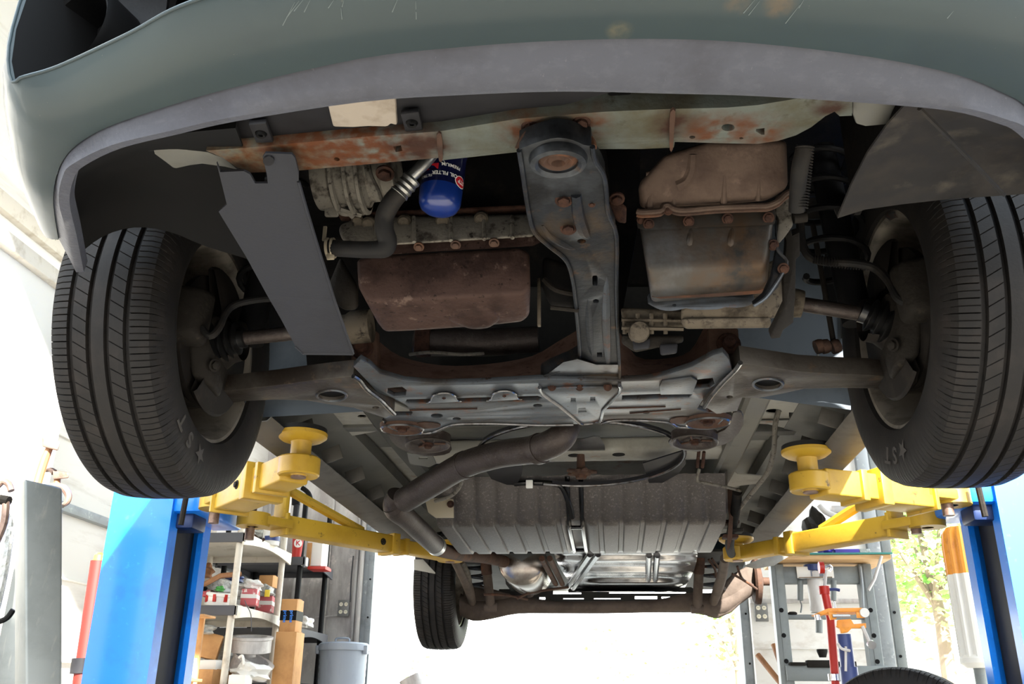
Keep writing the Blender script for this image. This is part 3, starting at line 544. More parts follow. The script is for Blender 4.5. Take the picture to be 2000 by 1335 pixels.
# power steering style compressor at the left
cp = lathe('compressor', [(0, -.006), (.05, -.006), (.052, .004), (.052, .02), (.047, .024), (.047, .045), (.053, .05), (.053, .075), (.045, .08), (.045, .10), (.05, .105), (.05, .125), (0, .125)], P(628, 350, Y=1.24), (1, 0, .06), M['alu'], car, 30)
for a in (15, 42, 65): lathe('body_rib', [(.05, 0), (.056, .002), (.056, .007), (.05, .009)], P(640+a, 352, Y=1.24), (1, 0, .06), M['alu'], cp, 30)
tube('clutch_line', [P(716, 318, Y=1.19), P(722, 345, Y=1.185), P(735, 372, Y=1.19), P(742, 392, Y=1.2)], .006, M['alu'], cp, 8)
bolt(P(752, 338, Y=1.18), .010, cp)
br = hullsolid('compressor_bracket', HP([(634, 386, 1.24), (660, 384, 1.24), (662, 424, 1.25), (634, 424, 1.25), (634, 386, 1.32), (660, 384, 1.32), (662, 424, 1.32), (634, 424, 1.32)]), M['alu'], car, .004)
hullsolid('bracket_web', HP([(660, 390, 1.25), (712, 384, 1.27), (716, 420, 1.28), (660, 424, 1.25), (660, 390, 1.32), (712, 384, 1.32), (716, 420, 1.32)]), M['alu'], br, .005)
for a, b in (((664, 402), (706, 388)), ((664, 408), (705, 420)), ((662, 398), (690, 424))): tube('web_rib', [P(*a, Y=1.245), P(*b, Y=1.268)], .004, M['alu'], br, 6, 1)
hullsolid('front_engine_cover', HP([(700, 320, 1.26), (770, 310, 1.26), (770, 370, 1.27), (745, 385, 1.28), (705, 360, 1.27), (700, 320, 1.36), (770, 310, 1.36), (770, 370, 1.36), (705, 370, 1.36)]), M['alud'], car, .006)
# oil filter
c0 = P(858, 402, Y=1.22); c1 = P(872, 338, Y=1.215); ax = (c1-c0).normalized(); ax = V((ax.x*.5, -.05, 1)).normalized(); fr_ = .0335
flt = lathe('oil_filter', [(0, -.013), (.012, -.0125), (.022, -.010), (.029, -.005), (.0325, .003), (fr_, .010), (fr_, .027)], c0, ax, M['blue'], car, 48, 60)
lathe('filter_label', [(fr_, .027), (fr_+.0002, .027), (fr_+.0002, .086), (fr_+.001, .088), (fr_+.001, .094), (.02, .096), (0, .096)], c0, ax, M['navy'], flt, 48, 50)
tv = (-c0).normalized(); tv = (tv-ax*tv.dot(ax)).normalized(); sv = ax.cross(tv)
def onfilter(a0, h0):      # lettering is upside down on the hanging filter
    return lambda x, y, z: c0+ax*(h0-y)+(tv*math.cos(a0-x/fr_)+sv*math.sin(a0-x/fr_))*(fr_+.0012+z)
text('lettering', 'OIL FILTER', .0085, onfilter(.05, .040), M['white'], flt, 0, True)
text('lettering', 'FILTRO', .0065, onfilter(-.85, .036), M['white'], flt, 0)
text('lettering', 'PREMIUM', .0075, onfilter(.30, .055), M['white'], flt, 0, True)
def oval(fn, rx, ry, n=24):
    bm = bmesh.new(); vs = [[bm.verts.new(fn(rx*q*math.cos(2*PI*i/n), ry*q*math.sin(2*PI*i/n), -.0004)) for i in range(n)] for q in (1, .6, .2)]
    for a, b in zip(vs, vs[1:]):
        for i in range(n): bm.faces.new((a[i], a[(i+1) % n], b[(i+1) % n], b[i]))
    bm.faces.new(vs[2]); return bm
fin('white_oval', oval(onfilter(.92, .035), .0125, .0098), M['white'], flt)
fo2 = onfilter(.92, .035); fin('red_oval', oval(lambda x, y, z: fo2(x, y, z+.0003), .0112, .0085), M['red'], flt)
text('lettering', 'STP', .0095, lambda x, y, z: fo2(x, y, z+.0006), M['white'], flt, 0, True)
bm = bmesh.new(); f4 = onfilter(-.62, .051); vs = [bm.verts.new(f4(a, b, -.0003)) for a, b in ((-.011, -.005), (-.004, -.005), (.004, -.005), (.010, -.005), (.013, 0), (.010, .005), (.004, .005), (-.004, .005), (-.011, .005))]; bm.faces.new(vs)
fin('red_flag', bm, M['red'], flt)
bm = bmesh.new(); f5 = onfilter(-.12, .058)
for i in range(16):
    a, b = 2*PI*i/16, 2*PI*(i+1)/16; bm.faces.new([bm.verts.new(f5(r*math.cos(t), r*math.sin(t), 0)) for r, t in ((.0022, a), (.0028, a), (.0028, b), (.0022, b))])
fin('white_ring', bm, M['white'], flt, rec=False)
# coolant pipe and hose
tube('coolant_pipe', [P(845, 300, Y=1.16), P(826, 322, Y=1.16), P(795, 352, Y=1.165)], .0095, M['shiny'], car, 16, 2)
f0 = P(806, 347, Y=1.165); f1 = P(779, 379, Y=1.17); L_ = (f1-f0).length
lathe('crimped_ferrule', [(.010, 0), (.0145, .001), (.0155, .004), (.0135, .009), (.0155, .014), (.0135, .018), (.0155, .023), (.0135, .027), (.0155, .032), (.015, L_), (.012, L_)], f0, f1-f0, M['shiny'], car, 24)
hs = tube('coolant_hose', [P(785, 372, Y=1.168), P(767, 392, Y=1.175), P(752, 420, Y=1.19), P(751, 448, Y=1.2), P(757, 470, Y=1.21), P(752, 484, Y=1.215), P(735, 487, Y=1.22), P(700, 487, Y=1.23), P(645, 484, Y=1.25)], [.0135, .0145, .0145, .0145, .0145, .0145, .0135, .013, .013], M['hose'], car, 16, 5)
for x in (641, 651): lathe('hose_clamp', [(.0135, -.002), (.0165, -.002), (.0165, .002), (.0135, .002)], P(x, 484, Y=1.25), (1, 0, .02), M['tan'], hs, 20)
box('clamp_tongue', P(646, 500, Y=1.245), (.012, .004, .012), M['tan'], hs, .001); box('clamp_tongue', P(634, 456, Y=1.25), (.006, .004, .026), M['tan'], hs, .001)
hullsolid('pulley_cover', HP([(665, 500, 1.4), (700, 560, 1.4), (700, 605, 1.42), (665, 606, 1.42), (640, 560, 1.4), (665, 500, 1.6), (700, 560, 1.6), (700, 605, 1.6), (640, 560, 1.6)]), M['cast'], car, .01)

# ---- transmission
bl = hullsolid('exhaust_heat_shield', HP([(1246, 360, 1.19), (1300, 300, 1.16), (1380, 276, 1.15), (1536, 272, 1.15), (1539, 366, 1.2), (1500, 392, 1.215), (1420, 398, 1.215), (1250, 408, 1.22), (1246, 360, 1.5), (1536, 272, 1.5), (1539, 366, 1.5), (1250, 408, 1.5)]), M['bell'], car, .012, 3, 60)
for pts, r in (([(1415, 322), (1414, 360), (1413, 400)], .006), ([(1352, 300), (1350, 330), (1340, 352), (1322, 362)], .012), ([(1278, 365), (1270, 385), (1268, 408)], .007), ([(1318, 366), (1316, 385), (1315, 405)], .005), ([(1262, 340), (1300, 336), (1340, 338)], .004), ([(1480, 330), (1482, 360), (1480, 392)], .004)):
    tube('pressed_ridge', [P(x, y, Y=1.163+.0005*max(0, y-290)) for x, y in pts], r*.9, M['bell'], bl, 10, 4)
lip = [(1244, 412), (1256, 414), (1290, 411), (1296, 403), (1306, 401), (1318, 408), (1340, 410), (1400, 405), (1480, 402), (1500, 401), (1520, 392), (1532, 380), (1547, 372)]
tube('rolled_lip', [P(x, y, Y=1.215) for x, y in lip], .0045, M['bell'], bl, 8, 3)
tube('lower_lip', [P(x, y+8, Y=1.228) for x, y in lip], .003, M['rustmem'], bl, 8, 3)
bolt(P(1305, 411, Y=1.22), .005, bl, (0, -.8, -.5))
tp = hullsolid('transmission_pan', HP([(1246, 422, 1.255), (1512, 412, 1.255), (1502, 446, 1.26), (1262, 452, 1.262), (1264, 524, 1.27), (1494, 514, 1.27), (1498, 556, 1.30), (1270, 568, 1.30), (1272, 590, 1.33), (1484, 574, 1.33), (1246, 422, 1.5), (1512, 412, 1.5), (1484, 574, 1.5), (1272, 590, 1.5)]), M['tpan'], car, .010, 3, 60)
tl = [(1268, 584), (1280, 601), (1300, 607), (1322, 606), (1340, 601), (1356, 605), (1400, 604), (1420, 599), (1438, 601), (1464, 596), (1474, 584), (1474, 578), (1268, 584)]
plate('pan_bottom_step', crv([(1269, 586), (1278, 600), (1300, 607), (1322, 606), (1340, 602), (1356, 605), (1400, 604), (1418, 600), (1440, 601), (1464, 596), (1472, 582), (1380, 580)], 2, True), M['steel'], tp, .02, [ell(1317, 596, 4, 3, 8)], (0, .6, 1), bv=.002, Y=1.345)
plate('pan_groove', [(1290, 560), (1480, 552), (1488, 560), (1484, 572), (1290, 582), (1282, 572)], M['rustmem'], tp, .002, (), (0, -.5, -.6), 2, Y=1.318)
plate('pan_flange', [(1243, 416), (1300, 415), (1400, 411), (1512, 406), (1516, 418), (1514, 438), (1500, 440), (1380, 444), (1260, 450), (1245, 446)], M['tpan'], tp, .008, (), (0, .3, 1), bv=.002, Y=1.25)
for x, y in ((1267, 437), (1345, 432), (1421, 427), (1501, 425), (1251, 430)): bolt(P(x, y, Y=1.247), .006 if x != 1251 else .004, tp, (0, -.75, -.55))
for x in (1350, 1430): tube('pressed_bead', [P(x, 444, Y=1.262), P(x-3, 470, Y=1.266), P(x-5, 490, Y=1.272)], [.003, .007, .003], M['tpan'], tp, 10, 3)
plate('pan_side_gusset', [(1512, 418), (1517, 440), (1518, 480), (1506, 545), (1490, 580), (1470, 597), (1500, 583), (1520, 560), (1534, 530), (1537, 512), (1522, 490), (1517, 470)], M['member'], car, .01, (), (0, .4, .9), bv=.002, Y=1.28)
tube('gusset_edge', [P(x, y, Y=1.275) for x, y in ((1513, 470), (1520, 490), (1537, 510), (1530, 530), (1515, 555), (1495, 582), (1472, 597))], .0025, M['steel'], car, 8, 3)
for x, y in ((1510, 478), (1530, 524)): bolt(P(x, y, Y=1.272), .006, car, (0, -.7, -.6))
plate('white_casting_tab', [(1518, 394), (1546, 380), (1547, 425), (1550, 440), (1535, 462), (1521, 478), (1516, 470), (1522, 430), (1515, 418)], M['alu'], car, .02, (), (0, .5, .8), bv=.003, Y=1.285)
lathe('casting_stud', [(0, 0), (.008, 0), (.008, .02), (0, .02)], P(1550, 427, Y=1.285), (1, 0, .1), M['cast'], car, 14)
cs = hullsolid('transmission_case', HP([(1475, 598, 1.36), (1540, 530, 1.36), (1545, 490, 1.36), (1553, 590, 1.38), (1510, 622, 1.38), (1330, 628, 1.39), (1330, 600, 1.37), (1475, 598, 1.6), (1545, 490, 1.6), (1553, 590, 1.6), (1510, 622, 1.6), (1330, 628, 1.6)]), M['alud'], car, .008)
hullsolid('case_rail', HP([(1328, 622, 1.375), (1506, 618, 1.375), (1506, 640, 1.39), (1336, 642, 1.39), (1328, 622, 1.5), (1506, 618, 1.5), (1506, 640, 1.5), (1336, 642, 1.5)]), M['alud'], cs, .006)
plate('mount_bracket', [(1536, 470), (1528, 456), (1542, 446), (1548, 458), (1562, 454), (1563, 500), (1555, 506), (1554, 570), (1550, 630), (1530, 645), (1524, 660), (1506, 662), (1504, 655), (1512, 640), (1532, 598), (1530, 560)], M['cast'], car, .02, (), (0, .6, .8), bv=.004, Y=1.34)
gr = hullsolid('ribbed_case', HP([(1212, 600, 1.44), (1340, 606, 1.44), (1340, 640, 1.45), (1218, 650, 1.45), (1212, 600, 1.6), (1340, 606, 1.6), (1340, 640, 1.6), (1218, 650, 1.6)]), M['alud'], car, .006)
for x in (1219, 1245, 1272, 1299): tube('case_rib', [P(x, 612, Y=1.435), P(x+1, 652, Y=1.446)], .004, M['alud'], gr, 6, 1)
for y in (624, 640): tube('case_rib', [P(1214, y, Y=1.436), P(1335, y+2, Y=1.44)], .0035, M['alud'], gr, 6, 1)
lathe('case_boss', [(0, 0), (.016, 0), (.018, .01), (.018, .04), (0, .04)], P(1249, 646, Y=1.43), (0, 1, .3), M['alud'], gr, 16)
sb = hullsolid('lower_bracket', HP([(1214, 655, 1.47), (1335, 655, 1.47), (1335, 668, 1.47), (1240, 688, 1.48), (1214, 670, 1.48), (1214, 655, 1.6), (1335, 655, 1.6), (1335, 668, 1.6), (1240, 688, 1.6)]), M['cast'], car, .005)
for x, y in ((1247, 680), (1300, 690)): hullsolid('switch_block', HP([(x-12, y-18, 1.46), (x+24, y-20, 1.46), (x+22, y, 1.46), (x-10, y+4, 1.46), (x-12, y-18, 1.52), (x+24, y-20, 1.52), (x+22, y, 1.52), (x-10, y+4, 1.52)]), M['tray'], sb, .004)
tube('corrugated_loom', [P(1572, 285, Y=1.12), P(1562, 330, Y=1.14), P(1558, 380, Y=1.18), P(1556, 412, Y=1.2)], .012, M['hose'], car, 12)
for a in range(22): lathe('loom_ring', [(.011, -.0015), (.0135, 0), (.011, .0015)], P(1572-.13*a*4.6*.9+0*a, 288+a*5.6, Y=1.12+.0036*a), (-.1, .35, -.9), M['hose'], car.children[-1], 12) if a < 22 else None
hullsolid('bell_housing', HP([(1060, 500, 1.42), (1125, 520, 1.42), (1128, 600, 1.44), (1075, 598, 1.44), (1058, 560, 1.43), (1060, 500, 1.65), (1125, 520, 1.65), (1128, 600, 1.65), (1075, 598, 1.65)]), M['engine'], car, .01)
tube('bell_rib', [P(1062, 545, Y=1.41), P(1085, 565, Y=1.41), P(1124, 574, Y=1.42)], .005, M['cast'], car.children[-1], 8)
tube('bell_rib', [P(1075, 600, Y=1.42), P(1130, 606, Y=1.43)], .004, M['cast'], car.children[-2], 8, 1)
box('strap_bracket', P(1053, 590, Y=1.45), (.006, .01, .09), M['alud'], car, .001)
hullsolid('rusty_bracket', HP([(1188, 395, 1.2), (1200, 384, 1.2), (1224, 404, 1.2), (1223, 436, 1.22), (1205, 434, 1.22), (1188, 395, 1.23), (1224, 404, 1.23), (1223, 436, 1.25)]), M['rust'], car, .003)
bolt(P(1205, 388, Y=1.19), .008, car)
plate('engine_bay_dark_panel', [(1183, 290), (1250, 290), (1250, 420), (1210, 640), (1205, 480)], M['engine'], car, .01, (), (0, 1, 0), Y=1.62)

# ---- subframe, arms and rear mounts
ps = (1.76, .608, .03)
sf = plate('subframe', [(690, 716), (704, 702), (722, 712), (742, 730), (790, 744), (850, 749), (930, 748), (1055, 741), (1209, 744), (1262, 741), (1300, 733), (1352, 716), (1392, 694), (1412, 688), (1424, 702), (1430, 722), (1424, 742), (1400, 760), (1372, 782), (1362, 798), (1384, 806), (1408, 806), (1413, 814), (1398, 828), (1372, 833), (1326, 833), (1306, 824), (1254, 820), (1200, 819), (1150, 827), (1100, 829), (1010, 829), (940, 826), (895, 827), (868, 833), (850, 842), (820, 845), (792, 843), (757, 829), (750, 818), (762, 812), (802, 812), (806, 806), (792, 790), (764, 776), (736, 766), (722, 750), (708, 735)], M['steel'], car, .012,
   [ell(853, 812, 12, 4.5, 14), ell(892, 818, 8, 3.2, 12), ell(1050, 792, 9, 3.5, 12), [(757, 758), (785, 755), (794, 762), (792, 773), (770, 775), (756, 768)], [(1352, 742), (1392, 738), (1396, 750), (1385, 758), (1356, 760), (1348, 752)], ell(1262, 805, 7, 3, 10), [(795, 780), (1050, 773), (1060, 777), (1050, 783), (800, 788), (792, 785)], [(1215, 772), (1340, 767), (1352, 770), (1345, 776), (1215, 781)]], (0, .1, 1), bv=.002, ang=45, pl=ps)
plate('subframe_upper_skin', [(715, 745), (850, 752), (1210, 748), (1400, 705), (1420, 720), (1360, 800), (1300, 815), (1100, 822), (900, 820), (820, 808), (780, 780)], M['rustmem'], sf, .004, (), pl=(1.76, .634, .03))
for x, y in ((867, 772), (985, 768)):
    plate('half_moon_tab', crv([(x-27, y+10), (x-24, y), (x-12, y-7), (x+4, y-8), (x+20, y-4), (x+27, y+7)], 2)+[(x+27, y+9), (x-27, y+12)], M['steel'], sf, .004, (), (0, 0, -1), bv=.001, pl=ps)
    tube('tab_edge', [P(a, b, pl=ps)-V((0, 0, .004)) for a, b in ((x-34, y+11), (x-26, y+8), (x-22, y-2), (x-8, y-8), (x+10, y-8), (x+22, y-2), (x+26, y+6), (x+34, y+8))], .0022, M['edge'], sf, 6, 3)
    bolt(P(x, y+1, pl=ps)-V((0, 0, .004)), .003, sf)
plate('half_moon_tab', [(1293, 741), (1350, 733), (1362, 740), (1352, 766), (1290, 767), (1288, 752)], M['steel'], sf, .004, (), (0, 0, -1), bv=.001, pl=ps)
for a, b in (((800, 800), (932, 797)), ((1160, 797), (1300, 793)), ((1230, 806), (1330, 798))): tube('rust_seam', [P(*a, pl=ps)-V((0, 0, .0005)), P(*b, pl=ps)-V((0, 0, .0005))], .002, M['rust'], sf, 6, 1)
for cx, cy, s in ((786, 832, 1), (1382, 819, 1)):
    p = P(cx, cy, pl=ps)
    lathe('bush_cup', [(.054, .004), (.052, -.008), (.046, -.010), (.038, -.004), (.020, -.003), (0, -.003)], p, (0, -.03, 1), M['rustmem'], sf, 30); lathe('cup_rim', [(.047, -.008), (.050, -.0115), (.053, -.008), (.050, -.004)], p, (0, -.03, 1), M['edge'], sf, 30); bolt(p+V((0, 0, -.003)), .012, sf, (0, -.1, -1))
for cx, cy in ((830, 831), (1332, 821)): plate('pressed_pocket', crv([(cx-22, cy-4), (cx, cy-8), (cx+26, cy-5), (cx+30, cy), (cx+12, cy+4), (cx-20, cy+4)], 2, True), M['rustmem'], sf, .002, (), (0, 0, -1), pl=(1.76, .6072, .03))
tube('subframe_edge', [P(x, y, pl=ps)-V((0, 0, .001)) for x, y in ((750, 818), (757, 830), (792, 844), (830, 845), (852, 841), (870, 833), (895, 827), (960, 826), (1050, 829), (1120, 828))], .004, M['edge'], sf, 8, 3)
tube('subframe_edge', [P(x, y, pl=ps)-V((0, 0, .001)) for x, y in ((1175, 826), (1200, 820), (1254, 820), (1306, 824), (1326, 833), (1372, 833), (1398, 828), (1414, 814))], .004, M['edge'], sf, 8, 3)
# curved rust brown front wall and pan above it
up_ = crv([(715, 650), (735, 668), (780, 700), (860, 718), (950, 716), (1040, 700), (1090, 672), (1130, 648)], 3); lo_ = crv([(720, 716), (745, 732), (790, 745), (870, 750), (950, 749), (1040, 743), (1090, 741), (1135, 741)], 3)
loft('subframe_front_wall', [[P(x, y, Y=1.86) for x, y in up_], [P(x*.5+a*.5, y*.45+b*.55, Y=1.80) for (x, y), (a, b) in zip(up_, lo_)], [P(x, y, Y=1.752) for x, y in lo_]], M['brownwall'], sf, th=.006)
up_ = crv([(1200, 640), (1240, 700), (1300, 705), (1350, 690), (1380, 640), (1390, 610)], 3); lo_ = crv([(1205, 744), (1240, 743), (1290, 737), (1340, 722), (1385, 698), (1400, 690)], 3)
loft('subframe_front_wall', [[P(x, y, Y=1.86) for x, y in up_], [P(x*.5+a*.5, y*.45+b*.55, Y=1.80) for (x, y), (a, b) in zip(up_, lo_)], [P(x, y, Y=1.752) for x, y in lo_]], M['brownwall'], sf, th=.006)
for px in ([(690, 650), (735, 645), (738, 718), (722, 722), (700, 708), (684, 712)], [(1383, 640), (1442, 640), (1446, 690), (1440, 712), (1400, 702), (1385, 695)]): plate('pivot_bracket', px, M['rustmem'], sf, .03, (), (0, 1, .2), bv=.004, Y=1.73)
for x, y in ((1424, 670), (706, 678)): lathe('pivot_bolt', [(0, -.016), (.011, -.016), (.013, -.012), (.013, 0), (.022, 0), (.024, .004), (.024, .012)], P(x, y, Y=1.722), (0, 1, 0), M['rust'], sf, 20)
tube('heat_pipe', [P(812, 664, Y=1.9), P(840, 668, Y=1.9), P(960, 668, Y=1.9), P(1052, 662, Y=1.9)], [.03, .032, .032, .03], M['exhaust'], car, 20, 1); box('rusty_flange', P(826, 666, Y=1.88), (.035, .03, .07), M['rust'], car, .004)
plate('fire_wall_panel', rect(735, 560, 1400, 740), M['darkbody'], car, .01, (), (0, 1, 0), Y=2.0)
tube('speed_wire', [P(800, 692, Y=1.86), P(840, 688, Y=1.84), P(900, 692, Y=1.84), P(945, 690, Y=1.86)], .004, M['alu'], car, 6)
def lca(bottom, front_hole, sm, name='control_arm'):
    a = plate(name, bottom, M['arm'], car, .036, front_hole, (0, .05, 1), bv=.004, ang=50, pl=(1.76, .600, -.05)); return a
la = lca([(356, 786), (366, 768), (420, 764), (470, 760), (540, 752), (600, 744), (650, 738), (690, 734), (702, 742), (716, 760), (742, 780), (756, 792), (770, 808), (752, 816), (720, 806), (690, 796), (640, 789), (600, 782), (540, 780), (480, 783), (420, 790), (380, 799), (362, 800)], [ell(648, 772, 27, 9, 18), ell(734, 796, 7, 3, 8), ell(413, 787, 6, 3, 8)], 1)
ra_ = lca([(1812, 768), (1806, 750), (1752, 738), (1700, 732), (1620, 729), (1560, 725), (1500, 716), (1446, 708), (1436, 722), (1412, 746), (1390, 772), (1374, 792), (1400, 808), (1440, 802), (1450, 776), (1480, 777), (1530, 768), (1570, 759), (1640, 757), (1700, 758), (1760, 764), (1800, 774)], [ell(1500, 750, 27, 10, 18), ell(1425, 775, 7, 3, 8), ell(1755, 752, 8, 3.5, 8), ell(1775, 755, 5, 2.5, 8)], 1)
tube('arm_edge', [P(x, y, pl=(1.76, .599, -.05)) for x, y in ((690, 734), (702, 742), (716, 760), (742, 780), (756, 794), (770, 808))], .005, M['edge'], la, 8, 3)
tube('arm_edge', [P(x, y, pl=(1.76, .599, -.05)) for x, y in ((1446, 708), (1436, 722), (1412, 746), (1390, 772), (1376, 794))], .005, M['edge'], ra_, 8, 3)
for par, e in ((la, [ell(648, 772, 29, 10.5, 24)]), (ra_, [ell(1500, 750, 29, 11.5, 24)])):
    bm = bmesh.new(); b_tube(bm, [P(x, y, pl=(1.76, .5995, -.05)) for x, y in e[0]], .003, 6, closed=True); fin('hole_rim', bm, M['steel'], par)
plate('arm_hole_shade', ell(648, 772, 34, 13, 16), M['black'], la, .002, (), pl=(1.76, .607, -.05)); plate('arm_hole_shade', ell(1500, 750, 34, 14, 16), M['black'], ra_, .002, (), pl=(1.76, .607, -.05))  # black plates paint the shade inside the arm holes
for cx, cy, s in ((836, 868, -1), (1357, 862, 1)):
    p = P(cx, cy, pl=(2.06, .628, -.0))
    b = lathe('subframe_rear_mount', [(0, .010), (.014, .008), (.02, .012), (.044, .010), (.050, .0), (.055, -.003), (.058, .0), (.058, .012), (.06, .022), (0, .024)], p, (s*.05, .05, 1), M['exhaust'], car, 36); lathe('mount_rim', [(.0545, -.002), (.057, -.0045), (.0595, -.002), (.057, .001)], p, (s*.05, .05, 1), M['arm'], b, 36); bolt(p, .010, b, (0, -.12, -1))
    for a in range(3): tube('mount_web', [p+V((.016*math.cos(a*2.1), .016*math.sin(a*2.1), .003)), p+V((.045*math.cos(a*2.1+.2), .045*math.sin(a*2.1+.2), .004))], .003, M['rustmem'], b, 6, 1)
plate('mount_strap', crv([(755, 832), (780, 846), (830, 852), (870, 862), (882, 878), (868, 888), (830, 890), (790, 880), (765, 862)], 2, True), M['exhaust'], car, .006, (), bv=.001, pl=(2.07, .640, -.0))
plate('mount_strap', crv([(1448, 806), (1452, 830), (1430, 860), (1400, 872), (1360, 882), (1310, 872), (1312, 856), (1350, 847), (1400, 846), (1425, 830), (1432, 806)], 2, True), M['exhaust'], car, .006, (), bv=.001, pl=(2.07, .640, -.0))
# stabiliser link, brake hoses
tube('stabiliser_link', [P(1588, 440, Y=1.74), P(1606, 540, Y=1.74), P(1628, 668, Y=1.74)], .0055, M['cast'], car, 10, 1)
for x in (1600, 1612, 1632): lathe('link_nut', [(0, -.008), (.014, -.008), (.015, 0), (.013, .008), (0, .008)], P(x, 676, Y=1.735), (1, 0, .3), M['rustmem'], car, 12)
bh = tube('brake_hose', [P(1562, 420, Y=1.62), P(1566, 470, Y=1.62), P(1580, 500, Y=1.62), P(1610, 511, Y=1.62), P(1660, 513, Y=1.6), P(1705, 522, Y=1.6), P(1735, 548, Y=1.58), P(1752, 580, Y=1.56), P(1770, 592, Y=1.55)], .008, M['hose'], car, 10)
for i in range(20):
    t = i/19; lathe('spring_guard_ring', [(.0078, -.0018), (.0105, 0), (.0078, .0018)], P(1590+105*t, 505+12*t+3*math.sin(t*3), Y=1.61), (1, 0, -.05), M['hose'], bh, 12)
tube('brake_hose', [P(395, 640, Y=1.55), P(410, 656, Y=1.55), P(428, 640, Y=1.56), P(450, 600, Y=1.58), P(500, 585, Y=1.6), P(560, 582, Y=1.64)], .007, M['hose'], car, 10)

# ---- floor pan, rails, rockers
zf = dict(pl=(2.4, .765, -.006))
box('floor_panel', Q(XC, 3.48, .815), (1.56, 2.44, .01), M['floorpan'], car, 0)
for px, holes in (([(560, 830), (556, 776), (600, 772), (745, 775), (800, 800), (804, 836), (752, 838), (735, 842), (692, 850), (660, 853), (640, 858), (622, 850), (580, 838)], [[(638, 827), (662, 826), (672, 834), (650, 835)], ell(707, 813, 9, 3.5, 10), ell(660, 843, 8, 3, 10)]),
                  ([(1395, 760), (1500, 752), (1640, 752), (1672, 780), (1655, 812), (1600, 850), (1560, 842), (1500, 828), (1465, 826), (1450, 830), (1440, 820)], [rect(1541, 805, 1570, 816), ell(1557, 824, 9, 3, 10), ell(1511, 803, 16, 5, 12)])):
    f = plate('front_floor_plate', px, M['floorpan'], car, .004, holes, ang=30, **zf)
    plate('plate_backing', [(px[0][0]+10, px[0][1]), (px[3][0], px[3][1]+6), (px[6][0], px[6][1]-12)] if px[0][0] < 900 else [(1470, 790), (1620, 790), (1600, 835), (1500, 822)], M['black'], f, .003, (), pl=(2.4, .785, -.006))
for x0 in (-.93, .66):                                   # toe boards rising to the fire wall
    pass
plate('toe_board', [(480, 440), (760, 440), (760, 800), (505, 815)], M['toe'], car, .006, (), (0, 1, .3), Y=2.2)
plate('toe_board', [(1420, 420), (1655, 420), (1662, 800), (1430, 770)], M['toe'], car, .006, (), (0, 1, .3), Y=2.2)
tube('toe_seam', [P(1640, 440, Y=2.19), P(1642, 560, Y=2.19), P(1645, 660, Y=2.19)], .004, M['darkbody'], car, 6, 1)
plate('toe_patch', crv([(1505, 770), (1560, 764), (1640, 768), (1660, 774), (1640, 786), (1570, 784)], 2, True), M['darkbody'], car, .004, (), Z=.757)
# transverse floor step in front of the tank, tunnel and dark floor recesses
loft('front_floor_drop', [[Q(x, 2.55, .76) for x in (-.75, XC, .52)], [Q(x, 2.62, .79) for x in (-.75, XC, .52)], [Q(x, 2.9, .80) for x in (-.75, XC, .52)]], M['primer'], car, th=.003)
def rail(name, x0, x1, xw, y0, y1, zb, h, m):
    bm = bmesh.new(); sec = [(-xw/2-.018, h), (-xw/2, h-.004), (-xw/2+.004, .01), (-xw/2+.014, 0), (xw/2-.014, 0), (xw/2-.004, .01), (xw/2, h-.004), (xw/2+.018, h)]
    rw = []
    for t in [i/8 for i in range(9)]:
        x = x0+(x1-x0)*t; y = y0+(y1-y0)*t; rw.append([Q(x+a, y, zb+b+(.03*(1-t)**6)) for a, b in sec])
    b_loft(bm, rw); bmesh.ops.solidify(bm, geom=bm.faces, thickness=.003); return fin(name, bm, m, car, 40)
rl = rail('floor_rail', -.64, -.60, .07, 2.2, 4.6, .725, .08, M['primer']); rr = rail('floor_rail', .40, .37, .075, 2.2, 4.6, .715, .09, M['floorpan'])
for y in (3.15, 3.45): lathe('rail_hole', [(0, 0), (.022, 0), (.022, .004), (0, .004)], Q(.385, y, .7125), (0, 0, 1), M['darkbody'], rr, 18)
for sx, nm in ((-1, -.93), (1, .69)):
    x = nm
    loft('rocker_panel', [[Q(x-sx*.17, y, .80), Q(x-sx*.165, y, .765), Q(x-sx*.02, y, .735), Q(x-sx*.008, y, .72), Q(x-sx*.004, y, .672), Q(x+sx*.002, y, .672), Q(x+sx*.006, y, .72), Q(x+sx*.03, y, .76)] for y in [2.13+i*2.15/10 for i in range(11)]], M['primer'], car, th=.003)
    fl = loft('side_skirt_flange', [[Q(x-sx*.10, y, .665), Q(x-sx*.09, y, .655), Q(x-sx*.01, y, .645), Q(x, y, .65), Q(x+sx*.01, y, .68)] for y in [2.12+i*2.15/8 for i in range(9)]], M['skirt'], car, th=.003)
    for i in range(7):
        y = 2.35+i*.27; box('skirt_tab', Q(x-sx*.105, y, .70), (.06, .006, .045), M['skirt'], fl, .001, Matrix.Rotation(sx*.35, 3, 'Y'))
box('cross_rail', Q(XC, 2.86, .765), (1.0, .13, .05), M['floorpan'], car, .015, seg=3)
for x in (-.30, -.08, .06): lathe('rail_hole', [(0, 0), (.02, 0), (.02, .004), (0, .004)], Q(x-.02, 2.83, .7385), (0, 0, 1), M['black'], car.children[-1] if False else car, 16)
box('cross_channel', Q(-.62, 2.55, .77), (.30, .05, .03), M['primer'], car, .006); box('cross_channel', Q(.42, 2.68, .77), (.42, .05, .03), M['primer'], car, .006)
pr = plate('seat_bracket_plate', [(1448, 845), (1440, 868), (1410, 905), (1372, 945), (1430, 950), (1480, 944), (1490, 930), (1440, 925), (1418, 903), (1432, 878), (1462, 826)], M['floorpan'], car, .004, (), pl=(2.3, .735, -.0), label=None)
plate('left_bracket_plate', [(795, 885), (845, 890), (852, 905), (838, 912), (800, 905)], M['primer'], car, .004, [rect(818, 892, 835, 896)], pl=(2.3, .70, 0))
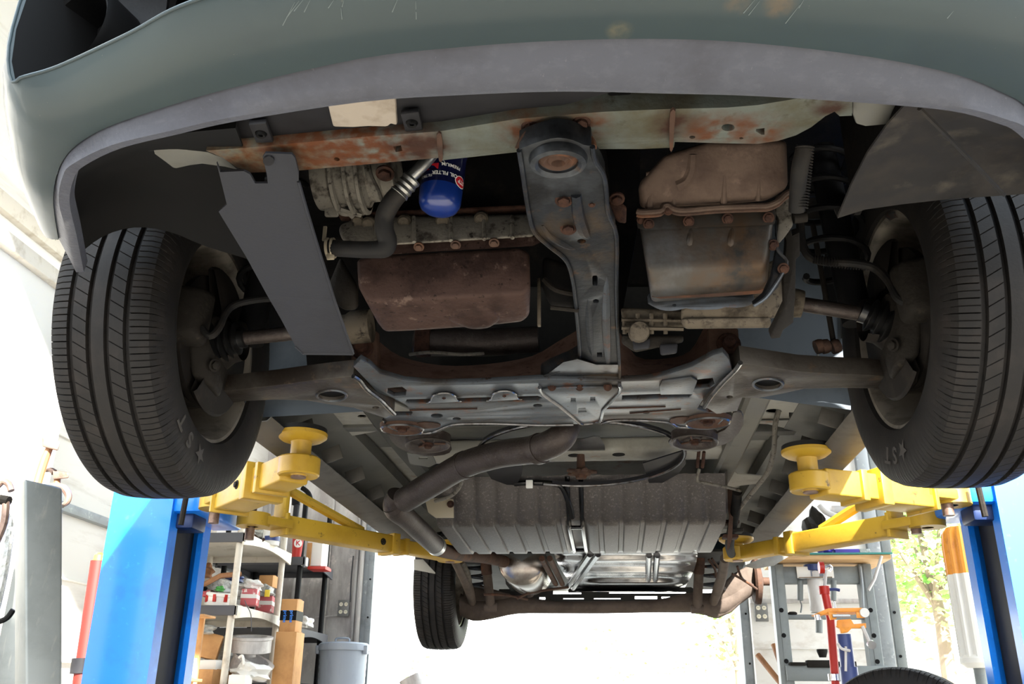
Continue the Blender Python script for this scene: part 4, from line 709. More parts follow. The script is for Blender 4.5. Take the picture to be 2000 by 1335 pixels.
tube('rust_run', [P(1365, 880, Y=2.5), P(1362, 912, Y=2.55)], .005, M['rust'], car, 6, 1); tube('rust_run', [P(1375, 882, Y=2.5), P(1372, 912, Y=2.55)], .005, M['rust'], car, 6, 1)
# fuel and vapour lines
tube('fuel_line', [P(1521, 800, Y=2.5), P(1514, 830, Y=2.52), P(1511, 880, Y=2.6), P(1500, 920, Y=2.72), P(1478, 950, Y=2.85), P(1450, 985, Y=3.0), P(1436, 1004, Y=3.1)], .0075, M['alu'], car, 10)
tube('fuel_line', [P(1366, 915, Y=2.7), P(1362, 938, Y=2.72), P(1380, 943, Y=2.75), P(1420, 951, Y=2.85), P(1446, 958, Y=2.95)], .005, M['alu'], car, 8)
tube('fuel_line', [P(905, 925, Y=2.6), P(898, 950, Y=2.7), P(880, 968, Y=2.75), P(850, 978, Y=2.8)], .006, M['alu'], car, 8)
plate('floor_foil', crv([(1075, 885), (1100, 868), (1160, 852), (1175, 858), (1182, 880), (1160, 892), (1100, 895)], 2, True), M['silver'], car, .003, (), pl=(2.5, .745, 0))
# hoop shaped guard
hc = P(1133, 893, pl=(2.55, .66, -.02)); hr, hy = .295, .36
def hoop(a0, a1, dz0, dz1, nm='guard_hoop'):
    rw = []
    for k in range(33):
        a = math.radians(a0+(a1-a0)*k/32); c_, s_ = math.cos(a), math.sin(a)
        rw.append([hc+V((hr*c_, hy*s_, dz)) for dz in (dz0, (dz0+dz1)/2, dz1)])
    return loft(nm, rw, M['tray'], car, th=.004)
hp = hoop(-150, 110, 0.0, .012)
bm = bmesh.new(); b_tube(bm, [hc+V((hr*math.cos(math.radians(a)), hy*math.sin(math.radians(a)), 0)) for a in range(-160, 121, 6)], .005, 8); fin('hoop_rim', bm, M['edge'], hp)
plate('guard_panel', [(1255, 905), (1335, 880), (1340, 905), (1325, 925), (1295, 942), (1270, 950)], M['tray'], car, .004, (), pl=(2.75, .672, 0)); plate('guard_panel', crv([(925, 885), (1025, 890), (1018, 930), (1005, 952), (960, 935)], 1, True), M['tray'], car, .004, (), pl=(2.75, .672, 0))
# exhaust
ex = tube('exhaust_pipe', [P(1112, 800, Y=2.24), P(1106, 836, Y=2.2), P(1090, 858, Y=2.2), P(1050, 876, Y=2.25), P(980, 886, Y=2.34), P(910, 906, Y=2.45), P(850, 940, Y=2.58), P(790, 976, Y=2.72)], [.034, .034, .036, .036, .036, .037, .038, .038], M['exhaust'], car, 24, 6)
tube('exhaust_pipe', [P(778, 966, Y=2.72), P(772, 990, Y=2.76), P(795, 1012, Y=2.85), P(830, 1045, Y=3.05), P(854, 1068, Y=3.25)], [.034, .038, .034, .034, .032], M['exhaust'], car, 24, 5)
lathe('exhaust_joint_ring', [(.036, -.008), (.041, -.008), (.041, .008), (.036, .008)], P(773, 985, Y=2.75), (.3, .5, -.4), M['exhaust'], ex, 26)
for x, y, Y in ((1052, 876, 2.25), (906, 908, 2.46)): lathe('exhaust_clamp', [(.036, -.01), (.0395, -.01), (.0395, .01), (.036, .01)], P(x, y, Y=Y), (-.7, .7, -.05), M['exhaust'], ex, 26)
lathe('pipe_sleeve', [(.033, -.04), (.035, -.04), (.035, .0), (.033, .0)], P(853, 1066, Y=3.24), P(854, 1068, Y=3.25)-P(830, 1045, Y=3.05), M['shiny'], ex, 24)
ep = P(856, 1072, Y=3.3); tube('rear_exhaust_pipe', [ep, P(900, 1082, Y=3.6), P(950, 1088, Y=3.9), P(985, 1096, Y=4.1)], .026, M['rustmem'], car, 18)
pb = P(1135, 925, Y=2.75)
hb = lathe('exhaust_hanger', [(0, -.014), (.016, -.014), (.018, -.006), (.03, -.002), (.034, .008), (.014, .016), (.012, .06), (0, .06)], pb, (0, 0, 1), M['rustmem'], car, 14)
for a in range(5): hullsolid('hanger_lobe', [pb+V((r*math.cos(a*1.257+d), r*math.sin(a*1.257+d), z)) for r, d, z in ((.02, -.5, 0), (.02, .5, 0), (.05, -.25, .002), (.05, .25, .002), (.02, -.5, .012), (.02, .5, .012), (.05, 0, .012))], M['rustmem'], hb, .003)
# fuel tank
ty = [(2.93, .70), (2.945, .66), (2.985, .585), (3.0, .567), (3.03, .559), (3.45, .542), (3.52, .546), (3.56, .57), (3.58, .66)]
x0, x1 = P(848, 1010, Y=3.0).x, P(1424, 1010, Y=3.0).x; xs = []; N_ = 14
def corr(t):
    f = (t*N_) % 1; return .008 if .12 < f < .88 else 0
us = [0, .012]+sorted({(i+f)/N_ for i in range(N_) for f in (.10, .16, .5, .84, .90)})+[.988, 1]
bm = bmesh.new(); rw = []
for u in us:
    e = 1-abs(2*u-1); k = 1 if .01 < u < .99 else .0; x = x0+(x1-x0)*u; dv = corr(u) if 0.01 < u < .99 else -.02
    strapg = abs(u-.487) < .045
    if strapg: dv = -.012
    rw.append([Q(x, 3.25+(y-3.25)*(1 if k else .93), z-dv*(1 if i not in (0, 8) else .2)+(0 if k else .012)) for i, (y, z) in enumerate(ty)])
b_loft(bm, rw); bm.verts.ensure_lookup_table(); n9 = len(ty)
bm.faces.new([bm.verts[i] for i in range(n9)][::-1]); bm.faces.new([bm.verts[i] for i in range(len(us)*n9-n9, len(us)*n9)])
es = [e for e in sharp(bm, 20)]; bmesh.ops.bevel(bm, geom=es, offset=.004, segments=1, affect='EDGES', clamp_overlap=True)
tk = fin('fuel_tank', bm, M['tank'], car, 60)
for dx in (-.022, .022):
    tube('tank_strap', [Q(x0+(x1-x0)*.487+dx, y, z-.004) for y, z in ((2.93, .70), (2.96, .64), (3.01, .575), (3.08, .556), (3.3, .548), (3.5, .546), (3.56, .58))], .008, M['strap'], tk, 8, 3)
for y, z in ((3.06, .553), (3.48, .543)): box('strap_bridge', Q(x0+(x1-x0)*.487, y, z), (.05, .012, .012), M['strap'], tk, .002)
tube('tank_hose', [P(1005, 944, Y=2.92), P(1040, 942, Y=2.90), P(1085, 945, Y=2.90), P(1100, 955, Y=2.91), P(1112, 985, Y=2.94), P(1118, 1010, Y=2.98)], .009, M['strap'], tk, 10)
box('tank_hose_clip', P(1034, 945, Y=2.885), (.022, .012, .026), M['white'], tk, .002)
plate('tank_bracket', [(830, 976), (852, 972), (870, 972), (885, 974), (886, 1010), (850, 1010), (836, 1000)], M['tan'], tk, .012, (), (0, 1, 0), bv=.002, Y=2.9); bolt(P(880, 984, Y=2.895), .008, tk, (0, -1, -.2))
plate('tank_side_flange', crv([(1420, 955), (1440, 960), (1432, 1000), (1430, 1050), (1420, 1075), (1424, 1010)], 2, True), M['rustmem'], car, .01, (), (0, 1, .2), Y=3.05)
for i, (x, y) in enumerate(((1432, 985), (1428, 1020), (1436, 1036), (1426, 1048))): box('filler_clamp', P(x, y, Y=3.15), (.05, .05, .012), M['rust'] if i % 2 else M['cast'], car, .003)
tube('filler_hose', [P(1440, 960, Y=2.95), P(1436, 1000, Y=3.05), P(1425, 1060, Y=3.3), P(1430, 1085, Y=3.7)], .016, M['engine'], car, 14)

# ---- rear: silver shields, muffler, axle beam, shocks, arms
zs = lambda px, Y: [P(x, y, Y=Y) for x, y in px]
r0_ = [(1085, 1076), (1340, 1076)]
prof = [(1076, 4.15), (1086, 4.17), (1091, 4.14), (1101, 4.18), (1106, 4.15), (1117, 4.19), (1122, 4.17), (1133, 4.22), (1137, 4.2), (1146, 4.27), (1152, 4.3), (1158, 4.42)]
rw = []; ry_ = [1074, 1080, 1084, 1090, 1096, 1101, 1107, 1113, 1118, 1124, 1130, 1135, 1141, 1147, 1151, 1155]
for i, y in enumerate(ry_):
    t = i/(len(ry_)-1); xl = 1082+38*min(1, t*1.2)**1.6; xr = 1362-34*t**2; zz = .562+(.0, .011, .014, .003)[i % 4]-(.03 if i == len(ry_)-1 else 0)
    rw.append([P(xl+(xr-xl)*u, y, Z=zz+.03*(2*u-1)**6) for u in [k/12 for k in range(13)]])
hsd = loft('rear_heat_shield', rw, M['silver'], car, th=.002, ang=60)
for a, b in (((1160, 1082), (1113, 1148)), ((1276, 1084), (1273, 1132)), ((1066, 1090), (1092, 1140))):
    pa__, pb__ = P(*a, Z=.552), P(*b, Z=.545); ofs = V((.016, 0, 0))
    for s_ in (-1, 1): tube('shield_strap', [pa__+ofs*s_, pb__+ofs*s_], .012, M['edge'] if a[0] > 1070 else M['rustmem'], hsd, 10, 1)
mc = P(1020, 1096, Y=4.15)+V((0, 0, .0)); mr = 46*4.25/F
mf = loft('muffler', [[mc+V((mr*k_*1.0*math.cos(a), y_, -mr*k_*.95*math.sin(a))) for a in [PI*q/20 for q in range(-3, 24)]] for k_, y_ in ((.05, -.03), (.5, -.026), (.80, -.012), (.95, -.004), (1, .01), (1, .2), (1, .40), (.96, .425), (.6, .45), (.3, .455))], M['muffler'], car, th=.003, ang=60)
tube('tail_pipe', [P(1024, 1130, Y=4.45), P(1030, 1142, Y=4.5), P(1034, 1160, Y=4.55)], .024, M['exhaust'], car, 16)
plate('rear_floor_foil', [(985, 1118), (1010, 1140), (1110, 1146), (1110, 1158), (1000, 1156), (988, 1140)], M['silver'], car, .004, (), pl=(4.5, .56, 0))
plate('rear_floor', [(870, 1080), (1460, 1076), (1440, 1150), (930, 1154)], M['darkbody'], car, .01, (), Z=.66)
ab = [(900, 1180, .055), (925, 1190, .055), (960, 1188, .05), (1010, 1180, .045), (1080, 1185, .03), (1180, 1185, .03), (1280, 1183, .03), (1340, 1176, .045), (1385, 1180, .055), (1415, 1176, .058), (1440, 1160, .055), (1468, 1142, .05)]
bm = bmesh.new(); rw = []
for x, y, h in [p for p in crv(ab, 3)]:
    c = P(x, y, Y=4.72); rw.append([c+V((0, -.05*math.cos(a), h*math.sin(a)*1.0)) for a in [2*PI*k/14 for k in range(14)]])
b_loft(bm, rw, True); bm.verts.ensure_lookup_table(); bm.faces.new(bm.verts[:14]); bm.faces.new(bm.verts[-14:])
ax_ = fin('rear_axle_beam', bm, M['axle'], car, 50)
hullsolid('hub_carrier', HP([(905, 1150, 4.68), (930, 1140, 4.68), (1000, 1160, 4.68), (990, 1200, 4.7), (940, 1212, 4.7), (905, 1200, 4.7), (905, 1150, 4.8), (1000, 1160, 4.8), (940, 1212, 4.8)]), M['axle'], ax_, .015)
hullsolid('hub_carrier', HP([(1385, 1165, 4.66), (1430, 1120, 4.66), (1468, 1100, 4.66), (1480, 1120, 4.68), (1470, 1155, 4.68), (1430, 1196, 4.7), (1400, 1208, 4.7), (1370, 1200, 4.7), (1385, 1165, 4.8), (1468, 1100, 4.8), (1470, 1155, 4.8), (1400, 1208, 4.8)]), M['axle'], ax_, .015)
lathe('brake_backing_plate', [(0, 0), (.10, 0), (.11, .01), (.11, .03), (.02, .05), (.02, .08), (0, .08)], P(1470, 1135, Y=4.74), (1, 0, 0), M['rustmem'], ax_, 28)
plate('rear_valance', [(975, 1150), (1350, 1146), (1372, 1160), (1372, 1195), (965, 1195)], M['darkbody'], car, .02, [rect(*q) for q in ((1080, 1156, 1135, 1159.5), (1190, 1155, 1340, 1158.5), (1053, 1165, 1065, 1170), (1100, 1167, 1140, 1169.5), (1160, 1167, 1212, 1169.5), (1240, 1163, 1284, 1169), (1292, 1164, 1309, 1168), (1078, 1179, 1095, 1182.5), (1105, 1178.5, 1150, 1182.5), (1165, 1179, 1211, 1182.5), (1222, 1178, 1240, 1182))], (0, 1, 0), Y=5.0)
for xa, ya, xb, yb in ((948, 1088, 958, 1182), (1366, 1084, 1362, 1186)):
    s = tube('shock_absorber', [P(xa, ya, Y=4.5), P((xa+xb)/2, (ya+yb)/2, Y=4.55), P(xb, yb, Y=4.6)], .023, M['axle'], car, 16, 1)
    lathe('shock_eye', [(0, -.03), (.02, -.03), (.022, 0), (.02, .03), (0, .03)], P(xb, yb+3, Y=4.6), (1, 0, 0), M['axle'], s, 16)
    tube('dust_tube', [P(xa, ya, Y=4.5), P(xa+(xb-xa)*.3, ya+(yb-ya)*.34, Y=4.53)], .027, M['rustmem'], s, 16, 1)
for x, y0_, y1_ in ((932, 1084, 1150), (1395, 1080, 1150)):
    c0_, c1_ = P(x, y0_, Y=4.62), P(x, y1_, Y=4.66)
    bm = bmesh.new(); b_tube(bm, [c0_.lerp(c1_, t/72)+V((.05*math.cos(t*2*PI/18), .05*math.sin(t*2*PI/18), 0)) for t in range(73)], .008, 8); fin('rear_coil_spring', bm, M['steel'], car)
tube('trailing_arm', [P(888, 1092, Y=3.9), P(905, 1125, Y=4.2), P(916, 1150, Y=4.45), P(922, 1175, Y=4.65)], [.02, .022, .024, .02], M['axle'], car, 12); tube('trailing_arm', [P(902, 1096, Y=3.95), P(915, 1125, Y=4.2), P(918, 1150, Y=4.45)], .012, M['alud'], car, 10)
tube('trailing_arm', [P(1416, 1090, Y=3.9), P(1410, 1125, Y=4.2), P(1402, 1150, Y=4.45), P(1394, 1175, Y=4.65)], [.02, .022, .024, .02], M['axle'], car, 12)
for a, b, c in (((1384, 1092), (1396, 1110), (1398, 1126)), ((1390, 1090), (1402, 1106), (1410, 1120)), ((1440, 1105), (1450, 1130), (1470, 1142)), ((1430, 1120), (1455, 1134), (1478, 1150)), ((945, 1160), (990, 1162), (1030, 1170)), ((1010, 1168), (1040, 1156), (1110, 1146))):
    tube('brake_line', [P(*a, Y=4.4), P(*b, Y=4.45), P(*c, Y=4.55)], .006, M['rustmem'], car, 8)
plate('rear_quarter_flap', [(1455, 1106), (1505, 1085), (1540, 1086), (1512, 1104), (1476, 1110)], M['floorpan'], car, .006, (), (0, .3, 1), Y=4.1); plate('rear_quarter_flap', [(808, 1094), (826, 1094), (850, 1120), (808, 1112)], M['floorpan'], car, .006, (), (0, .3, 1), Y=4.2)

# ================================================================== the workshop
struct(box('floor', V((0.2, 4.05, -.05)), (7.0, 7.7, .1), M['concrete'], None, 0))
struct(box('ground', V((0, 20, -.14)), (160, 160, .06), M['gravel'], None, 0))
struct(box('added_dark_apron', V((0, -20, -.06)), (60, 40.4, .1), M['asphalt'], None, 0))  # unseen dark apron, added to cut bounce light under the car's front
struct(box('ceiling', V((-.1, 4.4, 4.05)), (6.0, 7.0, .1), M['roofm'], None, 0))
wl = struct(box('wall_left', V((-3.02, 4.4, 2.0)), (.10, 7.0, 4.0), M['wallw'], None, 0))
for z in (.98, 2.3): box('purlin', Q(-2.95, 4.4, z), (.05, 7.0, .09 if z > 1 else .05), M['beige'] if z > 2 else M['jamb'], wl, .004)
for i, z in enumerate((.20, .62, 1.35, 1.75)): box('board_lap', Q(-2.965, 4.4, z), (.03, 7.0, .012), M['wallw'], wl, .003)
plate('painted_dado', [(0, 0), (0, 0), (0, 0)], M['brick'], wl) if False else box('red_painted_patch', V((-2.955, 4.1, .42)), (.02, .85, .84), M['brick'], wl, 0)
struct(box('sun_block_wall_right', V((2.85, 3.25, 2.0)), (.10, 4.7, 4.0), M['wallw'], None, 0))  # unseen wall added to block the sun from the press side
struct(box('added_shade_roof', V((0, -2.95, 4.05)), (12, 1.7, .08), M['roofm'], None, 0))  # out-of-frame roof added to keep the sun off the car's front
for x in (-5.9, 5.9): struct(box('shade_roof_post', V((x, -3.0, 2.0)), (.12, .12, 4.02), M['jamb'], None, 0))  # posts carrying the added shade roof
wb = struct(box('wall_back_left', V((-2.52, 7.65, 2.0)), (1.02, .08, 4.0), M['tin'], None, 0))
for x in (-2.9, -2.62, -2.34, -2.10): box('sheet_rib', V((x, 7.60, 2.0)), (.03, .03, 4.0), M['tin'], wb, .008)
wr = struct(box('wall_back_right', V((1.50, 7.15, 2.0)), (.95, .08, 4.0), M['wallw'], None, 0))
for z in (.42, .85, 1.18, 1.62, 2.0): box('board_lap', V((1.50, 7.10, z)), (.95, .025, .03 if z > 1.1 else .012), M['tin'] if z > 1.1 else M['wallw'], wr, .003)
dj = struct(box('door_1', V((-1.99, 7.6, 2.0)), (.10, .14, 4.0), M['jamb'], None, .01))
box('jamb_strip', V((-1.95, 7.52, 2.0)), (.05, .03, 4.0), M['jamb'], dj, .004); box('jamb_channel', V((-2.03, 7.52, 2.0)), (.03, .04, 4.0), M['tin'], dj, .004)
for z in (.5, .8, 1.1, 1.4): lathe('jamb_bolt', [(0, 0), (.008, 0), (.008, -.006), (0, -.006)], (-1.95, 7.503, z), (0, 1, 0), M['black'], dj, 10)
dk = struct(box('door_2', V((1.01, 7.35, 2.0)), (.10, .30, 4.0), M['jamb'], None, .01))
box('jamb_strip', V((1.085, 7.18, 2.0)), (.07, .04, 4.0), M['tin'], dk, .004)
for z in (.4, .75, 1.1): lathe('jamb_bolt', [(0, 0), (.008, 0), (.008, -.006), (0, -.006)], (1.0, 7.198, z), (0, 1, 0), M['black'], dk, 10)
tr = struct(box('trim_1', V((1.95, 7.12, 2.0)), (.09, .12, 4.0), M['jamb'], None, .01)); box('corner_channel', V((2.05, 7.14, 2.0)), (.07, .08, 4.0), M['press'], tr, .006)
for z in (.5, .8, 1.1): lathe('jamb_bolt', [(0, 0), (.01, 0), (.01, -.008), (0, -.008)], (2.04, 7.098, z), (0, 1, 0), M['black'], tr, 10)
# white sheet screen at the left in front of the wall
scr = struct(box('trim_2', Q(-2.55, 3.05, .95), (.03, 1.5, 1.7), M['wallw'], None, .004)); box('screen_post', Q(-2.52, 3.78, .95), (.06, .06, 1.7), M['paper'], scr, .006); box('screen_top_rail', Q(-2.52, 3.05, 1.82), (.05, 1.5, .07), M['beige'], scr, .006)

# ---- two post lift
def column(sg, xf, label):
    t = thing('lift_column', label, 'lift column', Q(xf, 2.75, -H))
    hgt = 2.6; x0 = xf; W_ = .20
    prof = [(0, 0), (-W_, 0), (-W_, .30), (0, .30), (0, .245), (-.018, .245), (-.018, .285), (-W_+.015, .285), (-W_+.015, .015), (-.018, .015), (-.018, .055), (0, .055)]
    bm = bmesh.new(); lo = [bm.verts.new(V((x0-sg*-a if False else x0+(a if sg < 0 else -a), 2.70+b, 0))) for a, b in prof]; n = len(prof)
    hi = [bm.verts.new(v.co+V((0, 0, hgt))) for v in lo]
    for i in range(n): bm.faces.new((lo[i], lo[(i+1) % n], hi[(i+1) % n], hi[i]))
    bev(bm, .006, 2, 30); fin('column', bm, M['liftblue'], t, 40)
    xc = x0+sg*.12
    box('inner_web', V((x0+sg*.178, 2.85, hgt/2)), (.01, .26, hgt), M['slot'], t, 0)
    box('inner_slide', V((x0+sg*.10, 2.85, hgt/2)), (.14, .20, hgt), M['slot'], t, .01)
    box('base_plate', V((xc, 2.85, .012)), (.45, .5, .024), M['liftblue'], t, .003)
    box('carriage', V((x0-sg*.035, 2.88, H+.61)), (.11, .34, .12), M['liftblue'], t, .012)
    box('carriage_plate', V((x0-sg*.11, 2.86, H+.69)), (.14, .42, .014), M['liftdark'], t, .003)
    box('carriage_block', V((x0-sg*.005, 2.79, H+.53)), (.10, .10, .05), M['liftdark'], t, .008)
    for y in (2.72, 3.02): tube('pivot_pin', [V((x0-sg*.13, y, H+.515)), V((x0-sg*.13, y, H+.64))], .016, M['toolsteel'], t, 12, 1)
    tube('hanging_bolt', [V((x0-sg*.06, 2.66, H+.60)), V((x0-sg*.055, 2.66, H+.50))], .009, M['cast'], t, 8, 1)
    return t
column(-1, -1.345, 'blue lift column on the left beside the beige shelf'); column(1, 1.10, 'blue lift column at the right picture edge, dark slot facing left')
def arm(name_label, piv, tip, w0, w1, z, pad, mid=.55, gus=True):
    """swing arm: outer tube, sliding inner tube, screw pad, pivot eye and a gusset on top"""
    piv, tip = V(piv), V(tip); d = (tip-piv); Ln = d.length; d.normalize(); s = V((-d.y, d.x, 0)); zz = V((0, 0, 1))
    rt_ = Matrix((d, s, zz)).transposed()
    t = thing('lift_arm', name_label, 'lift arm', piv)
    lathe('pivot_eye', [(.018, -.022), (.055, -.022), (.055, .022), (.018, .022)], piv+zz*(z+.0), zz, M['yellow'], t, 28)
    box('pivot_plate', piv+d*.06+zz*z, (.14, .10, .03), M['yellow'], t, .004, rt_)
    o0 = .11; o1 = Ln*mid
    box('outer_tube', piv+d*((o0+o1)/2)+zz*z, (o1-o0, w0, w0*.9), M['yellow'], t, .006, rt_, 3)
    box('end_plate', piv+d*o0+zz*(z), (.012, w0+.02, w0*1.05), M['yellow'], t, .002, rt_)
    box('tube_collar', piv+d*(o1-.015)+zz*z, (.035, w0+.018, w0*.9+.014), M['yellow'], t, .003, rt_)
    box('inner_tube', piv+d*((o1+Ln-.045)/2)+zz*z, (Ln-.045-o1+.04, w1, w1*.9), M['yellow'], t, .005, rt_, 3)
    box('stop_plate', piv+d*(o1+.05)+zz*(z-.002), (.02, w1+.02, w1*.9+.012), M['yellow'], t, .002, rt_)
    lathe('pad_socket', [(.0, -.024), (.02, -.024), (.022, -.02), (.05, -.024), (.054, -.02), (.054, .022), (.05, .026), (0, .026)], tip+zz*z, zz, M['yellow'], t, 30)
    lathe('screw_end', [(0, -.028), (.02, -.028), (.02, -.02), (0, -.02)], tip+zz*z, zz, M['toolsteel'], t, 20)
    ph = pad
    lathe('pad_stem', [(.0, .02), (.027, .02), (.027, ph-.02), (.031, ph-.014), (0, ph-.012)], tip+zz*z, zz, M['yellow'], t, 24)
    pp = lathe('lift_pad', [(.0, ph-.017), (.034, ph-.017), (.054, ph-.012), (.066, ph-.003), (.067, ph+.006), (.062, ph+.008), (0, ph+.008)], tip+zz*z, zz, M['yellow'], t, 40)
    lathe('rubber_top', [(0, ph+.007), (.0655, ph+.007), (.0645, ph+.019), (.05, ph+.022), (0, ph+.022)], tip+zz*z, zz, M['rubber'], pp, 32)
    bolt(piv+d*(o1-.08)+s*(w0/2)*(-1)+zz*z, .009, t, -s, M['cast'])
    if gus:
        a = piv+d*o0+zz*(z+w0*.45); b = piv+d*(o1*.75)+zz*(z+w0*.45)
        box('gusset_post', a+zz*.05, (.016, w0*.9, .12), M['yellow'], t, .002, rt_)
        tube('gusset_strut', [a+zz*.10, b], .018, M['yellow'], t, 8, 1)
    return t
# left front, left rear, right front, right rear
lp = P(585, 905, Z=.585); arm('yellow front arm behind the left front tyre, round pad raised', (-1.20, 2.70, 0), (lp.x, lp.y, 0), .10, .08, H+.575, .085, .62, False)
arm('long yellow rear arm of the left lift column reaching towards the fuel tank', (-1.195, 2.99, 0), (-.655, 3.80, 0), .072, .055, H+.575, .05, .66)
lp = P(1580, 932, Z=.585); arm('yellow front arm by the right front tyre, round pad raised', (.99, 2.74, 0), (lp.x, lp.y, 0), .10, .08, H+.570, .085, .60, False)
arm('long yellow rear arm of the right lift column above the wooden board', (1.0, 3.0, 0), (.495, 3.66, 0), .075, .058, H+.553, .055, .66)

# ---- grey steel cabinet standing at the left edge and tools on the wall behind it
gp = [P(28, 1345, Y=2.0), P(50, 1345, Y=1.94), P(121, 1345, Y=2.0), P(100, 1345, Y=2.12)]; gt = [P(29, 940, Y=2.0), P(48, 935, Y=1.94), P(122, 953, Y=2.0), P(100, 945, Y=2.12)]
gb = [a+(a-b)*.85 for a, b in zip(gp, gt)]
bm = bmesh.new(); b_loft(bm, [gb, gt], True); bm.verts.ensure_lookup_table(); bm.faces.new(bm.verts[:4]); bm.faces.new(bm.verts[4:]); bmesh.ops.recalc_face_normals(bm, faces=bm.faces); bev(bm, .006, 3, 20)
tag(fin('steel_post', bm, M['greysteel'], None, 30), 'tall grey sheet steel post at the left picture edge', 'steel post')
t = thing('hammer', 'heavy hammer with square head standing behind the grey steel post', 'hammer', P(88, 930, Y=2.3))
hullsolid('head', HP([(82, 852, 2.28), (118, 862, 2.28), (113, 880, 2.28), (82, 872, 2.28), (82, 852, 2.33), (118, 862, 2.33), (113, 880, 2.33), (82, 872, 2.33)]), M['toolsteel'], t, .004)
tube('handle', [P(100, 868, Y=2.3), P(88, 895, Y=2.3), P(74, 940, Y=2.3), P(68, 975, Y=2.3)], [.009, .012, .012, .012], M['wood'], t, 10)
t = thing('claw_hammer', 'claw hammer hanging head up beside the grey steel post', 'hammer', P(112, 960, Y=2.35))
hullsolid('head', HP([(103, 918, 2.34), (122, 920, 2.34), (134, 922, 2.34), (134, 933, 2.34), (120, 934, 2.34), (104, 936, 2.34), (103, 918, 2.37), (134, 922, 2.37), (134, 933, 2.37), (104, 936, 2.37)]), M['toolsteel'], t, .003)
tube('claw', [P(106, 922, Y=2.355), P(98, 917, Y=2.355), P(85, 920, Y=2.355)], [.009, .007, .003], M['toolsteel'], t, 10)
tube('handle', [P(112, 930, Y=2.355), P(111, 960, Y=2.355), P(110, 1010, Y=2.355)], .009, M['wood'], t, 10)
t = thing('pipe_wrench', 'brown curved wrench jaw beside the hammers at the post top', 'wrench', P(128, 960, Y=2.3))
tube('jaw', [P(92, 948, Y=2.32), P(118, 950, Y=2.32), P(128, 956, Y=2.32), P(134, 968, Y=2.32), P(131, 980, Y=2.32), P(122, 986, Y=2.32)], [.008, .010, .010, .009, .008, .006], M['toolsteel'], t, 10)
t = thing('hook_tool', 'hooked tool with bent handle at the far left picture edge', 'tool', P(10, 960, Y=2.1))
tube('hook', [P(-6, 950, Y=2.1), P(6, 940, Y=2.1), P(17, 945, Y=2.1), P(22, 958, Y=2.1)], .008, M['toolsteel'], t, 10); tube('collar', [P(0, 975, Y=2.1), P(18, 978, Y=2.1)], .012, M['cast'], t, 10, 1)
tube('handle', [P(12, 980, Y=2.1), P(8, 1020, Y=2.1), P(-8, 1060, Y=2.1)], .009, M['toolsteel'], t, 8)
t = tag(tube('cloth_strap', [P(27, 965, Y=2.2), P(18, 1040, Y=2.2), P(6, 1120, Y=2.2), P(-10, 1190, Y=2.2)], .012, M['bag'], None, 8), 'pale strap hanging left of the grey steel post', 'strap')
tag(tube('black_cable', [P(26, 1190, Y=2.2), P(15, 1205, Y=2.2), P(2, 1212, Y=2.2), P(-12, 1216, Y=2.2)], .007, M['black'], None, 8), 'black cable left of the grey steel post, low down', 'cable')
t = thing('tool_rack', 'dark tool board behind the grey steel post', 'rack', V((P(78, 1335, Y=2.42).x, 2.42, 0)))
bx = P(78, 1000, Y=2.42); box('rack_board', V((bx.x, 2.43, (P(78, 962, Y=2.42).z)/2)), (.09, .02, P(78, 962, Y=2.42).z), M['greysteel'], t, .003); box('rack_foot', V((bx.x, 2.43, .01)), (.3, .3, .02), M['greysteel'], t, .003)
for x, y in ((70, 972), (111, 1000), (122, 988)): tube('peg', [P(x, y, Y=2.43), P(x, y, Y=2.30)], .005, M['cast'], t, 8, 1)
# red tube
t = thing('red_tube', 'red tube with yellow tip and black band left of the blue column', 'tube', V((P(165, 1335, Y=3.2).x, 3.2, 0)))
ra, rb2 = P(193, 1095, Y=3.2), P(158, 1335, Y=3.2); dn = (rb2-ra).normalized(); rbase = ra+dn*((ra.z)/-dn.z)
tube('shaft', [ra, rbase], .028, M['tubered'], t, 16, 1); lathe('tip', [(.02, 0), (.018, .02), (.006, .03), (0, .03)], ra, -dn, M['yellowp'], t, 14)
pb_ = P(160, 1300, Y=3.2); lathe('band', [(.028, -.025), (.036, -.025), (.036, .025), (.028, .025)], pb_, dn, M['tray'], t, 18)

# ---- shelf units on the left
def shelf(name, label, x0, x1, y0, y1, levels, mt, md, mp, lip=.055, r=.022):
    t = thing(name, label, 'shelf unit', V(((x0+x1)/2, (y0+y1)/2, 0)))
    for z in levels:
        zz = H+z; b = box('shelf_board', V(((x0+x1)/2, (y0+y1)/2, zz-.012)), (x1-x0-.02, y1-y0-.02, .012), mt, t, .002)
        box('front_apron', V(((x0+x1)/2, y0+.008, zz-.028)), (x1-x0, .016, .06), md, b, .004)
        box('back_apron', V(((x0+x1)/2, y1-.008, zz-.028)), (x1-x0, .016, .06), mt, b, .004)
        for x in (x0+.008, x1-.008):
            ys = [y0+(y1-y0)*i/10 for i in range(11)]
            bm = bmesh.new(); b_plate(bm, [V((x-.006, y0, zz+.004)), V((x-.006, y1, zz+.004))]+[V((x-.006, y0+(y1-y0)*i/10, zz-.075+.035*math.sin(PI*i/10))) for i in range(10, -1, -1)], (1, 0, 0), .012); fin('side_apron', bm, mt, b)
    zs_ = [0]+[H+z for z in levels if z > -.3]
    for x in (x0+.05, x1-.05):
        for y in (y0+.05, y1-.05): tube('post', [V((x, y, 0)), V((x, y, H+levels[-1]+.45))], r, mp, t, 14, 1)
    return t
shelf('shelf_unit', 'beige plastic shelf unit crowded with parts behind the left blue column', -2.92, -2.28, 5.6, 6.5, (-.36, .10, .555, 1.0), M['beige'], M['shelfdark'], M['beige'])  # charcoal front aprons paint the shaded faces of this beige unit
